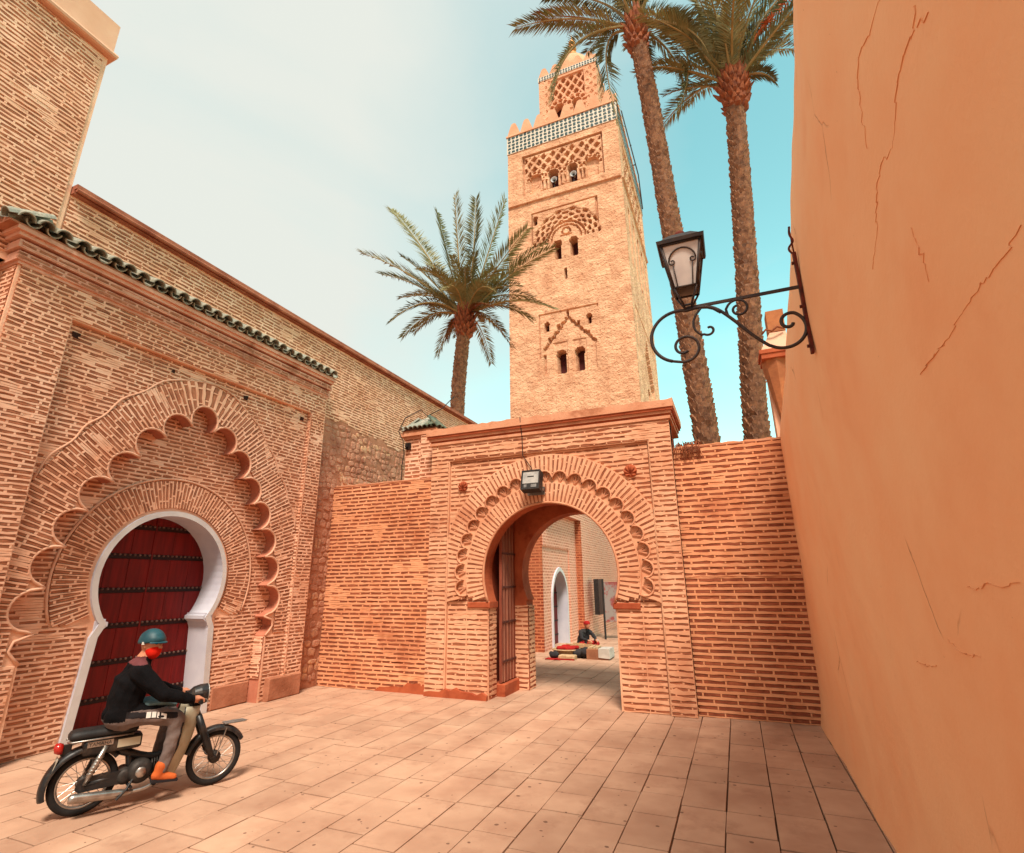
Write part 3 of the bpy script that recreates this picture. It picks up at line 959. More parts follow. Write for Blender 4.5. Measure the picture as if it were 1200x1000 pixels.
# shallow pier fillets beside the opening
for a0, a1 in ((-4.50, -4.485), (-1.42, -1.405)):
    mb = MB(); mb.box((a0, 0, -0.07), (a1, 1.46, -0.044), fr=FG); mb.build('pier_fillet', M_MORTAR_G, gate)
# red ochre skirting left of the arch
rr = random.Random(8)
lp = [(GX0 - 0.0, 0)] + [(-4.07, 0)] + [(-4.07 - i * 0.1, 0.06 + rr.uniform(0, 0.06) + (0.04 if 3 < i < 9 else 0)) for i in range(13)]
mb = MB(); mb.prism(lp, FG, -0.05, 0.017); mb.build('skirting', M_REDPLASTER, gate)
# cornice
mb = MB()
for z0, z1, p, mi in ((4.48, 4.53, 0.035, 0), (4.53, 4.57, 0.015, 1), (4.57, 4.62, 0.05, 0), (4.62, 4.665, 0.08, 1)):
    mb.box((GX0 - p, z0, -1.4), (GX1 + p, z1, p), fr=FG, mi=mi)
mb.build('cornice', [M_CORNICE, M_REDPLASTER], gate)
tp = [(GX0 - 0.1, 4.665), (GX1 + 0.1, 4.665)]
n = 46
for i in range(n + 1):
    a = GX1 + 0.1 - (GX1 - GX0 + 0.2) * i / n
    tp.append((a, 4.80 + rr.uniform(-0.014, 0.016)))
mb = MB(); mb.prism(tp, FG, -1.4, 0.10); mb.build('coping', M_CORNICE, gate)
# rosettes
for a, b, r_ in ((-4.60, 3.64, 0.10), (-1.44, 3.66, 0.115)):
    mb = MB()
    mb.lathe([(0.001, -0.03), (r_ * 0.95, -0.03), (r_ * 0.95, -0.01), (r_ * 0.8, 0.0), (0.001, 0.0)], Fr(FG.p(a, b, -0.03), FG.A, FG.B, FG.N), 18)
    for w in (90, 50, 130, 10, 170, -35, 215):
        w = math.radians(w)
        mb.tube([FG.p(a + 0.15 * r_ * math.cos(w), b - r_ * 0.45 + 0.15 * r_ * math.sin(w), -0.03), FG.p(a + .7 * r_ * math.cos(w), b - r_ * 0.25 + .75 * r_ * math.sin(w), -0.01), FG.p(a + 0.95 * r_ * math.cos(w), b - r_ * 0.1 + 0.95 * r_ * math.sin(w), -0.02)], [0.012, 0.022, 0.010], 6)
    mb.build('rosette', M_REDPLASTER, gate, smooth=True)
# wooden leaf folded back against the passage wall, on a red step
M_WOOD = mat('old_red_wood', srgb(150, 80, 58), srgb(112, 56, 42), 4, rough=0.75, bump=0.3, bscale=30, stretch=(4, 4, 0.4), c3=srgb(158, 100, 76), s3=3.0, t3=(0.55, 0.7))
M_WOODPALE = mat('bleached_wood', srgb(172, 116, 92), srgb(138, 84, 66), 5, rough=0.8, bump=0.3, stretch=(4, 4, 0.4))
mb = MB(); mb.bevbox((-4.16, 9.03, 0), (-3.90, 9.70, 0.20), 0.015, fr=WORLD_FR)
mb.build('step', M_REDPLASTER, gate)
FD = Fr((-3.985, 0, 0), (0, 1, 0), (0, 0, 1), (1, 0, 0))
mb = MB(); mb.box((9.05, 0.21, -0.03), (9.69, 3.2, 0.0), fr=FD)
leaf = mb.build('door_leaf', M_WOOD, gate)
for i in range(7):
    mb = MB(); mb.bevbox((9.052 + i * 0.0905, 0.215, 0.0), (9.052 + i * 0.0905 + 0.086, 3.19, 0.022), 0.008, fr=FD); mb.build('plank', M_WOOD, leaf)
for i in range(4):
    mb = MB(); mb.bevbox((9.13 + i * 0.14, 0.215, 0.022), (9.155 + i * 0.14, 3.18, 0.032), 0.006, fr=FD); mb.build('batten', M_WOODPALE, leaf)
M_RUSTBAND = mat('rusty_band', srgb(104, 54, 42), srgb(76, 40, 34), 9, rough=0.8)
for z in (0.55, 1.2, 1.8, 2.4):
    mb = MB(); mb.bevbox((9.05, z - 0.018, 0.030), (9.685, z + 0.018, 0.038), 0.004, fr=FD); mb.build('iron_band', M_RUSTBAND, leaf)

# ------------------------------------------------------------------ plain brick walls on both sides of the gateway
lw = thing('brick_wall', 'lower weathered brick wall between the rubble footing and the gateway', 'wall', (-6.5, 9.0, 0), 'brick walls flanking the gateway')
FL = Fr((0, 8.75, 0), (1, 0, 0), (0, 0, 1), (0, -1, 0))
mb = MB(); mb.box((-7.76, 0, -0.5), (GX0, 3.86, -0.004), fr=FL)
lwb = mb.build('masonry_body', M_MORTAR_R, lw)
mz = Masonry(41)
mz.lay(FL, -7.74, GX0 - 0.005, 0, 3.86, pitch=0.0755, bt=0.027, bl=0.22, smear=0.28, wob=0.004)
mz.build(lwb, M_MORTAR_R, M_BRICK_R, 300)
mb = MB(); mb.prism([(-7.74, 3.86), (GX0, 3.86)] + [(GX0 - i * 0.12, 3.885 + rr.uniform(-.008, .010)) for i in range(21)], FL, -0.5, 0.012)
mb.build('coping', M_CORNICE, lw)
lp = [(-6.4, 0), (GX0, 0)] + [(GX0 - i * 0.1, 0.07 + rr.uniform(0, 0.06) + 0.08 * (i < 5)) for i in range(11)]
mb = MB(); mb.prism(lp, FL, -0.02, 0.018); mb.build('skirting', M_REDPLASTER, lw)

rw = thing('brick_wall', 'orange brick wall filling the corner between the gateway and the plaster wall', 'wall', (0.1, 9.0, 0), 'brick walls flanking the gateway')
FRW = Fr((0, 8.80, 0), (1, 0, 0), (0, 0, 1), (0, -1, 0))
mb = MB(); mb.box((GX1, 0, -0.45), (1.05, 3.98, -0.004), fr=FRW)
rwb = mb.build('masonry_body', M_MORTAR_R, rw)
mz = Masonry(42)
mz.lay(FRW, GX1 + 0.003, 0.99, 0, 1.932, pitch=0.084, bt=0.038, bl=0.27, smear=0.06, wob=0.0025, gap=(0.012, 0.02))
mz.lay(FRW, GX1 + 0.003, 0.99, 1.932, 4.0, pitch=0.087, bt=0.028, bl=0.22, smear=0.16, wob=0.005)
mz.build(rwb, M_MORTAR_R, M_BRICK_R, 300)
mb = MB(); mb.prism([(GX1, 3.98), (1.0, 3.98)] + [(1.0 - i * 0.1, 4.01 + rr.uniform(-.012, .014)) for i in range(18)], FRW, -0.45, 0.012)
mb.build('coping', M_CORNICE, rw)

# dry straw hanging over the top of the right wall
M_STRAW = mat('dry_straw', srgb(150, 84, 52), srgb(110, 58, 38), 9, rough=0.9)
mb = MB()
for i in range(70):
    a = GX1 + 0.05 + rr.random() * 0.38
    b = 4.0 + rr.uniform(-0.01, 0.05)
    l_ = rr.uniform(0.10, 0.26)
    dx = rr.uniform(-0.16, 0.10)
    mb.tube([FRW.p(a + .12 * rr.random(), b, -0.2), FRW.p(a, b + rr.uniform(0.02, 0.07), -0.03), FRW.p(a + dx * .6, b - l_ * .5, 0.05 + rr.random() * .02), FRW.p(a + dx, b - l_, 0.035)], [0.006, 0.006, 0.005, 0.002], 4)
straw = mb.build('straw_tuft', M_STRAW)
tag(straw, 'tuft of dry brown straw hanging over the right wall beside the gateway', 'straw')

# ------------------------------------------------------------------ tiled pillar behind the low wall
tpil = thing('tiled_pillar', 'short brick pillar with a mossy tiled cap at the left end of the gateway', 'pillar', (-5.9, 9.3, 3.8))
FT = Fr((0, 9.02, 0), (1, 0, 0), (0, 0, 1), (0, -1, 0))
FT2 = Fr((0, 8.94, 0), (1, 0, 0), (0, 0, 1), (0, -1, 0))
mb = MB(); mb.box((-6.16, 3.3, -0.7), (-5.74, 4.84, -0.004), fr=FT); mb.box((-5.74, 3.3, -0.7), (-5.285, 4.84, -0.004), fr=FT2)
tb = mb.build('shaft', M_MORTAR_P, tpil)
mz = Masonry(43)
mz.lay(FT, -6.15, -5.75, 3.88, 4.84, pitch=0.08, bt=0.036, bl=0.2)
mz.lay(FT2, -5.73, -5.29, 3.88, 4.84, pitch=0.08, bt=0.034, bl=0.2)
mz.build(tb, M_MORTAR_P, M_BRICK_P, 80)
mb = MB()
for z0, z1, p in ((4.80, 4.86, 0.04), (4.86, 4.93, 0.09), (4.93, 4.98, 0.06)):
    mb.box((-6.16 - p, 9.02 - p, z0), (-5.42 + p * .3, 9.75, z1))
mb.build('cap_moulding', M_CORNICE, tpil)
mb = MB()
mb.add([(-6.24, 8.94, 4.98), (-5.4, 8.94, 4.98), (-5.4, 9.75, 4.98), (-6.24, 9.75, 4.98), (-5.9, 9.4, 5.34), (-5.75, 9.4, 5.34)], [(0, 1, 5, 4), (1, 2, 5), (2, 3, 4, 5), (3, 0, 4)])
cap = mb.build('cap', M_EARTH, tpil)
for i in range(8):
    x = -6.2 + i * 0.112
    t = (x + 5.82) / 0.42
    z1_ = 4.98 + 0.34 * (1 - min(1, abs(t)) ** 1.3) + 0.02
    y1_ = 8.94 + 0.44 * (1 - min(1, abs(t)) ** 1.3)
    tile((x, 8.90 + rr.uniform(-.02, .02), 5.0), (x * 0.75 - 5.82 * .25, y1_ + 0.06, z1_ + 0.03), 0.062, (0, -0.3, 1), True, 'roof_tile', cap, M_TILE_G if i > 4 else M_TILE)
for i in range(3):
    tile((-6.28, 9.06 + i * 0.13, 5.0), (-5.95, 9.2 + i * .09, 5.3), 0.06, (0, 0, 1), True, 'roof_tile', cap, M_TILE)
for i in range(3):
    tile((-5.36, 9.02 + i * 0.13, 5.0), (-5.72, 9.2 + i * .09, 5.32), 0.06, (0, 0, 1), True, 'roof_tile', cap, M_TILE_G)
M_CABLE = mat('black_cable', srgb(34, 26, 24), rough=0.6)
mb = MB()
mb.tube([(-6.2, 8.99, 3.9), (-6.21, 8.98, 4.25), (-6.17, 8.98, 4.5), (-6.2, 8.96, 4.78), (-6.28, 8.90, 4.98), (-6.2, 9.0, 5.3), (-6.0, 9.3, 5.55), (-5.9, 9.4, 5.42), (-5.65, 9.6, 5.62), (-5.5, 9.9, 6.0)], 0.010, 6)
cab = mb.build('cable', M_CABLE, smooth=True)
tag(cab, 'black cable running up the short tiled pillar and over its cap', 'cable')
mb = MB()
mb.box((-6.12, 8.94, 4.58), (-6.02, 9.03, 4.72)); mb.box((-6.10, 8.90, 4.62), (-6.04, 8.94, 4.68))
jb = mb.build('junction_box', M_CABLE)
tag(jb, 'small black electric box high on the short tiled pillar', 'electric box')

# ------------------------------------------------------------------ tall plaster wall on the right
def plaster_material():
    m = mat('orange_plaster', srgb(252, 198, 150), srgb(250, 180, 130), 0.55, detail=6, rough=0.92, bump=0.35, bscale=26, bdist=0.008, c3=srgb(240, 158, 108), s3=0.5, t3=(0.55, 0.8), f3=0.7, b2=1.6, b2scale=3.0)
    nt = m.node_tree; n, l = nt.nodes, nt.links
    b = n['Principled BSDF']
    src = b.inputs['Base Color'].links[0].from_socket
    geo = n.new('ShaderNodeNewGeometry')
    mp = n.new('ShaderNodeMapping'); mp.inputs['Scale'].default_value = (1, 1.0, 0.55)
    l.new(geo.outputs['Position'], mp.inputs['Vector'])
    nz = n.new('ShaderNodeTexNoise'); nz.inputs['Scale'].default_value = 2.2; nz.inputs['Detail'].default_value = 5
    l.new(mp.outputs['Vector'], nz.inputs['Vector'])
    va = n.new('ShaderNodeMix'); va.data_type = 'VECTOR'; va.inputs['Factor'].default_value = 0.16
    l.new(mp.outputs['Vector'], va.inputs[4]); l.new(nz.outputs['Color'], va.inputs[5])
    vo = n.new('ShaderNodeTexVoronoi'); vo.feature = 'DISTANCE_TO_EDGE'; vo.inputs['Scale'].default_value = 1.0
    l.new(va.outputs[1], vo.inputs['Vector'])
    cr = n.new('ShaderNodeMapRange'); cr.inputs['From Min'].default_value = 0.0; cr.inputs['From Max'].default_value = 0.0055
    cr.inputs['To Min'].default_value = 1.0; cr.inputs['To Max'].default_value = 0.0
    l.new(vo.outputs['Distance'], cr.inputs['Value'])
    ms = n.new('ShaderNodeTexNoise'); ms.inputs['Scale'].default_value = 1.3; ms.inputs['Detail'].default_value = 2
    l.new(geo.outputs['Position'], ms.inputs['Vector'])
    mr = n.new('ShaderNodeMapRange'); mr.inputs['From Min'].default_value = 0.58; mr.inputs['From Max'].default_value = 0.66
    l.new(ms.outputs['Fac'], mr.inputs['Value'])
    mu = n.new('ShaderNodeMath'); mu.operation = 'MULTIPLY'
    l.new(cr.outputs[0], mu.inputs[0]); l.new(mr.outputs[0], mu.inputs[1])
    # chips and pits
    v2 = n.new('ShaderNodeTexVoronoi'); v2.inputs['Scale'].default_value = 9
    mp2 = n.new('ShaderNodeMapping'); mp2.inputs['Scale'].default_value = (1, 1.2, 0.6)
    l.new(geo.outputs['Position'], mp2.inputs['Vector']); l.new(mp2.outputs['Vector'], v2.inputs['Vector'])
    n3 = n.new('ShaderNodeTexNoise'); n3.inputs['Scale'].default_value = 4.3; n3.inputs['Detail'].default_value = 4
    l.new(geo.outputs['Position'], n3.inputs['Vector'])
    sc = n.new('ShaderNodeMath'); sc.operation = 'MULTIPLY_ADD'; sc.inputs[1].default_value = 0.40; sc.inputs[2].default_value = -0.205
    l.new(n3.outputs['Fac'], sc.inputs[0])
    lt = n.new('ShaderNodeMath'); lt.operation = 'LESS_THAN'
    l.new(v2.outputs['Distance'], lt.inputs[0]); l.new(sc.outputs[0], lt.inputs[1])
    mxm = n.new('ShaderNodeMath'); mxm.operation = 'MAXIMUM'
    l.new(mu.outputs[0], mxm.inputs[0]); l.new(lt.outputs[0], mxm.inputs[1])
    fac = n.new('ShaderNodeMath'); fac.operation = 'MULTIPLY'; fac.inputs[1].default_value = 0.5
    l.new(mxm.outputs[0], fac.inputs[0])
    mx = n.new('ShaderNodeMix'); mx.data_type = 'RGBA'
    l.new(fac.outputs[0], mx.inputs['Factor']); l.new(src, mx.inputs[6]); mx.inputs[7].default_value = (*srgb(132, 70, 42), 1)
    l.new(mx.outputs[2], b.inputs['Base Color'])
    old = b.inputs['Normal'].links[0].from_socket
    bp = n.new('ShaderNodeBump'); bp.inputs['Strength'].default_value = 0.7; bp.inputs['Distance'].default_value = 0.012; bp.invert = True
    l.new(mxm.outputs[0], bp.inputs['Height']); l.new(old, bp.inputs['Normal'])
    l.new(bp.outputs['Normal'], b.inputs['Normal'])
    return m
M_PLASTER = plaster_material()
WALLX = 0.87
ys = np.concatenate([np.linspace(-4, 3, 40), np.linspace(3.1, 10.6, 90)])
ztop = np.interp(ys, [-4, 2.0, 3.2, 4.07, 5.06, 5.94, 7.98, 10.4, 10.6], [10.5, 9.6, 7.6, 6.84, 6.35, 5.96, 5.25, 4.43, 4.38])
zlow = np.interp(ys, [-4, 2.0, 3.2, 3.74, 4.4, 5.79, 8.33, 10.6], [9.8, 8.2, 5.9, 4.93, 4.63, 4.31, 3.92, 3.6])
NZ = 70
V, F = [], []
wn_ = lambda y, z: 0.010 * math.sin(1.3 * y + 0.8 * z) + 0.007 * math.sin(2.7 * y - 1.9 * z + 1) + 0.004 * math.sin(6.1 * y + 4.3 * z + 2) + 0.003 * math.sin(9.7 * y - 7.3 * z)
for y, zt, zl in zip(ys, ztop, zlow):
    for j in range(NZ):
        z = zt * j / (NZ - 1)
        t = max(0.0, (z - zl) / max(0.2, zt - zl))
        x = WALLX + 0.22 * t ** 1.25 + (0.05 * max(0, 1 - z / 0.6) ** 2 * -1) + wn_(y, z)
        V.append((x, y, z))
    for x, dz in ((WALLX + 0.28, 0.03), (WALLX + 0.38, 0.04), (WALLX + 0.9, 0.0)):
        V.append((x, y, zt + dz))
    V.append((WALLX + 0.9, y, 0))
K = NZ + 4
for i in range(len(ys) - 1):
    for j in range(K - 1):
        F.append((i * K + j, i * K + j + 1, (i + 1) * K + j + 1, (i + 1) * K + j))
F.append(tuple(range((len(ys) - 1) * K, len(ys) * K)))
F.append(tuple(range(K))[::-1])
pwall = mesh_obj('plaster_wall', V, F, M_PLASTER, smooth=True)
tag(pwall, 'tall smooth orange plaster wall along the right side with hairline cracks', 'wall')

def wall_point(u, v):
    d = CAM_R * (u - 600) / FPX - CAM_U * (v - 500) / FPX + CAM_F
    t = WALLX / d[0]
    return d[1] * t, CAM_H + d[2] * t
M_CRACK = mat('crack_edge', srgb(246, 182, 134), srgb(230, 158, 112), 20, rough=0.95)
rk = random.Random(77)
def crack(L, wd):
    yz = [wall_point(*p) for p in L]
    fine = []
    for (y0, z0), (y1, z1) in zip(yz[:-1], yz[1:]):
        n = max(2, int(math.hypot(y1 - y0, z1 - z0) / 0.022))
        for i in range(n):
            t = i / n
            fine.append((y0 + (y1 - y0) * t + rk.uniform(-.03, .03), z0 + (z1 - z0) * t + rk.uniform(-.008, .008)))
    k = len(fine)
    vs, fs = [], []
    for i, (y, z) in enumerate(fine):
        a, b = fine[max(0, i - 1)], fine[min(k - 1, i + 1)]
        ty, tz = b[0] - a[0], b[1] - a[1]
        q = math.hypot(ty, tz) + 1e-9
        w = 0.20 * wd * (0.35 + 0.65 * abs(math.sin(i * 0.37 + k))) * min(1, i / 3 + .1, (k - 1 - i) / 3 + .1) * rk.uniform(.6, 1.3)
        x = WALLX + wn_(y, z) - 0.05 * max(0, 1 - z / 0.6) ** 2
        for s_, dx in ((-1, 0.002), (0, -0.0035), (1, 0.002)):
            vs.append((x + dx, y - s_ * tz / q * w, z + s_ * ty / q * w))
        if i:
            fs += [(i * 3 - 3, i * 3, i * 3 + 1, i * 3 - 2), (i * 3 - 2, i * 3 + 1, i * 3 + 2, i * 3 - 1)]
    mesh_obj('crack', vs, fs, M_CRACK, pwall)
for L, wd in (([(1078, 0), (1076, 40), (1064, 65), (1056, 90), (1050, 125), (1046, 170), (1030, 195), (1025, 240), (1024, 290), (1020, 322)], 0.006),
              ([(1095, 12), (1080, 25)], 0.005), ([(1030, 5), (1020, 42), (1008, 65), (1006, 105), (1011, 150), (1018, 180)], 0.004),
              ([(1200, 262), (1180, 300), (1150, 335), (1128, 365), (1110, 400), (1080, 440)], 0.006),
              ([(1200, 683), (1180, 686), (1165, 684), (1150, 690), (1135, 689)], 0.006),
              ([(1115, 750), (1128, 762), (1140, 768), (1158, 770)], 0.005), ([(1072, 774), (1086, 780), (1100, 781)], 0.005),
              ([(1070, 265), (1082, 300), (1088, 340)], 0.004)):
    crack(L, wd)

# ------------------------------------------------------------------ wall lantern on its scrolled bracket
M_IRON = mat('black_wrought_iron', srgb(58, 56, 60), srgb(80, 68, 62), 9, rough=0.55, metal=0.5, bump=0.2)
M_RUST = mat('rusty_iron', srgb(120, 50, 34), srgb(72, 36, 30), 14, rough=0.8, metal=0.2, bump=0.4)
M_GLASS = mat('frosted_glass', srgb(220, 212, 206), srgb(198, 188, 184), 4, rough=0.25, spec=0.5)
LY = 4.87
lan = thing('wall_lantern', 'black iron lantern standing on a scrolled bracket fixed to the plaster wall', 'lantern', (0.86, LY, 3.8))
FB = Fr((0, LY, 0), (1, 0, 0), (0, 0, 1), (0, -1, 0))
P3 = lambda L: [FB.p(a, b, 0) for a, b in L]
def smooth_path(L, n=3):
    q = np.array(L, float)
    for _ in range(n):
        o = [q[0]]
        for i in range(len(q) - 1):
            o += [0.75 * q[i] + 0.25 * q[i + 1], 0.25 * q[i] + 0.75 * q[i + 1]]
        o.append(q[-1]); q = np.array(o)
    return [tuple(p) for p in q]
mb = MB()
mb.box((0.835, 3.79, -0.028), (0.862, 4.80, 0.028), fr=FB)
for z in (3.86, 4.25, 4.7):
    mb.tube([FB.p(0.84, z, 0), FB.p(0.815, z, 0)], 0.016, 8)
plate = mb.build('wall_plate', M_RUST, lan)
mb = MB()
mb.tube(P3(smooth_path([(0.85, 4.78), (0.80, 4.86), (0.87, 4.93), (0.835, 5.0), (0.85, 5.09)])), 0.010, 6)
mb.tube(P3([(0.85, 4.78), (0.845, 5.09)]), 0.007, 6)
mb.build('spear_tip', M_RUST, plate, smooth=True)
mb = MB(); mb.box((-0.14, 4.436, -0.011), (0.84, 4.463, 0.011), fr=FB); mb.build('arm', M_IRON, lan)
def spiral(cx, cy, r0, r1, a0, a1, n):
    return [(cx + (r0 + (r1 - r0) * i / n) * math.cos(a0 + (a1 - a0) * i / n), cy + (r0 + (r1 - r0) * i / n) * math.sin(a0 + (a1 - a0) * i / n)) for i in range(n + 1)]
D = math.radians
# long S: inner curl of the big ring -> ring -> under the arm -> curl at the wall
big = spiral(-0.235, 4.165, 0.275, 0.262, D(70), D(250), 22)
tailc = spiral(-0.20, 4.045, 0.155, 0.05, D(262), D(262 + 400), 30)
mb = MB(); mb.tube(P3(smooth_path([(0.16, 4.34), (0.08, 4.415), (-0.05, 4.44)] + big, 1)), 0.017, 8); mb.build('scroll', M_IRON, lan, smooth=True)
mb = MB(); mb.tube(P3(smooth_path(big[-2:] + tailc, 1)), [0.016] * 3 + [0.013] * 200 if False else 0.014, 8); mb.build('scroll', M_IRON, lan, smooth=True)
S = [(0.02, 4.43), (0.12, 4.40), (0.26, 4.24), (0.40, 4.05), (0.52, 3.925)] + spiral(0.665, 4.07, 0.20, 0.165, D(228), D(405), 16) + spiral(0.715, 4.12, 0.095, 0.03, D(60), D(330), 16)
mb = MB(); mb.tube(P3(smooth_path(S, 2)), 0.016, 8); mb.build('scroll', M_IRON, lan, smooth=True)
mb = MB(); mb.tube(P3(smooth_path([(0.22, 4.28), (0.205, 4.36)] + spiral(0.315, 4.345, 0.105, 0.035, D(165), D(-260), 22), 1)), 0.012, 8); mb.build('scroll', M_IRON, lan, smooth=True)
mb = MB(); mb.tube(P3(smooth_path([(0.0, 4.44), (-0.09, 4.33), (-0.10, 4.22), (-0.04, 4.14)] + spiral(0.035, 4.185, 0.062, 0.02, D(220), D(470), 14), 1)), 0.012, 8); mb.build('scroll', M_IRON, lan, smooth=True)
LX = -0.125
def ring4(h, z):
    return [(LX - h, LY - h, z), (LX + h, LY - h, z), (LX + h, LY + h, z), (LX - h, LY + h, z)]
mb = MB()                                                    # roof of the lantern
r0, r1, r2, r3, r4 = ring4(0.215, 5.085), ring4(0.225, 5.12), ring4(0.19, 5.14), ring4(0.105, 5.235), ring4(0.085, 5.24)
vs = r0 + r1 + r2 + r3 + r4
fs = [(3, 2, 1, 0), (16, 17, 18, 19)]
for q in range(4):
    for i in range(4):
        fs.append((q * 4 + i, q * 4 + (i + 1) % 4, (q + 1) * 4 + (i + 1) % 4, (q + 1) * 4 + i))
mb.add(vs, fs)
roof = mb.build('lantern_roof', M_IRON, lan)
mb = MB(); mb.lathe([(0.001, 0), (0.05, 0), (0.055, 0.02), (0.06, 0.05), (0.045, 0.075), (0.001, 0.08)], Fr((LX, LY, 5.235), (1, 0, 0), (0, 1, 0), (0, 0, 1)), 16)
mb.build('finial', M_RUST, roof, smooth=True)
mb = MB()                                                    # corner bars and rings
for sx, sy in ((-1, -1), (1, -1), (1, 1), (-1, 1)):
    mb.tube([(LX + sx * 0.185, LY + sy * 0.185, 5.09), (LX + sx * 0.105, LY + sy * 0.105, 4.63)], 0.013, 6)
    mb.tube([(LX + sx * 0.105, LY + sy * 0.105, 4.63), (LX + sx * 0.03, LY + sy * 0.03, 4.46)], 0.011, 6)
for h, z in ((0.187, 5.08), (0.107, 4.635), (0.035, 4.47)):
    R = ring4(h, z)
    for i in range(4):
        mb.tube([R[i], R[(i + 1) % 4]], 0.012, 6)
for (dx, dy) in ((0, -1), (1, 0), (0, 1), (-1, 0)):           # scrollwork on each side
    def side(a, z):
        t = (z - 4.63) / 0.46
        d = 0.110 + 0.078 * t
        return (LX + dx * d - dy * a, LY + dy * d + dx * a, z)
    mb.tube([side(a, z) for a, z in spiral(0, 4.90, 0.125, 0.125, D(0), D(180), 14)], 0.008, 5)
    for sg in (-1, 1):
        mb.tube([side(sg * a, z) for a, z in spiral(0.095, 4.895, 0.030, 0.012, D(0), D(-330), 12)], 0.007, 5)
        mb.tube([side(sg * 0.07, 4.64), side(sg * 0.09, 4.86)], 0.006, 5)
mb.build('lantern_frame', M_IRON, lan, smooth=True)
for (dx, dy) in ((0, -1), (1, 0), (0, 1), (-1, 0)):
    q = []
    for z, h, d in ((4.64, 0.10, 0.098), (5.08, 0.178, 0.178)):
        q.append([(LX + dx * d - dy * a, LY + dy * d + dx * a, z) for a in (-h, h)])
    mb = MB(); mb.quad(q[0][0], q[0][1], q[1][1], q[1][0]); mb.build('glass_pane', M_GLASS, lan)
for i in range(4):
    pass

# ------------------------------------------------------------------ floodlight over the arch
M_GREY = mat('grey_metal', srgb(150, 146, 142), srgb(118, 112, 108), 12, rough=0.45, metal=0.6)
M_BLACKP = mat('black_plastic', srgb(40, 38, 38), srgb(56, 50, 48), 10, rough=0.55)
M_LENS = mat('floodlight_glass', srgb(196, 190, 182), srgb(150, 146, 142), 6, rough=0.12, spec=0.6)
fl = thing('floodlight', 'square grey floodlight mounted over the top of the gate arch', 'floodlight', (-3.11, 8.5, 3.45))
rot = Matrix.Rotation(D(-14), 4, 'X')
xf = Matrix.Translation((-3.11, 8.44, 3.57)) @ rot
mb = MB(xf)
# hollow housing opening towards -Y
for lo, hi in (((-0.17, -0.10, -0.18), (-0.15, 0.08, 0.18)), ((0.15, -0.10, -0.18), (0.17, 0.08, 0.18)), ((-0.15, -0.10, 0.16), (0.15, 0.08, 0.18)), ((-0.15, -0.10, -0.18), (0.15, 0.08, -0.16)), ((-0.15, 0.06, -0.16), (0.15, 0.08, 0.16))):
    mb.box(lo, hi)
house = mb.build('housing', M_BLACKP, fl)
mb = MB(xf); mb.box((-0.145, -0.085, -0.065), (0.145, -0.075, 0.155)); mb.build('glass', M_LENS, fl)
mb = MB(xf); mb.tube([(-0.06, -0.07, 0.06), (0.06, -0.07, 0.06)], 0.02, 8); mb.build('lamp_tube', M_BLACKP, fl)
mb = MB(xf); mb.box((-0.145, -0.09, -0.158), (0.145, -0.07, -0.075)); mb.build('gear_cover', M_BLACKP, fl)
mb = MB(xf); mb.box((0.02, -0.097, -0.145), (0.12, -0.091, -0.09)); mb.box((-0.11, -0.097, -0.145), (-0.06, -0.091, -0.09)); mb.build('label_plate', M_GREY, fl)
mb = MB(); mb.box((-3.27, 8.46, 3.42), (-3.255, 8.66, 3.46)); mb.box((-2.965, 8.46, 3.42), (-2.95, 8.66, 3.46)); mb.box((-3.27, 8.63, 3.36), (-2.95, 8.66, 3.50))
mb.build('bracket', M_GREY, fl)
mb = MB(); mb.tube([(-3.12, 8.55, 3.7), (-3.2, 8.6, 3.76), (-3.18, 8.62, 3.85), (-3.35, 8.63, 4.1), (-3.36, 8.63, 4.45), (-3.36, 8.56, 4.68), (-3.36, 8.54, 4.82)], 0.008, 5); mb.build('lead', M_CABLE, fl, smooth=True)

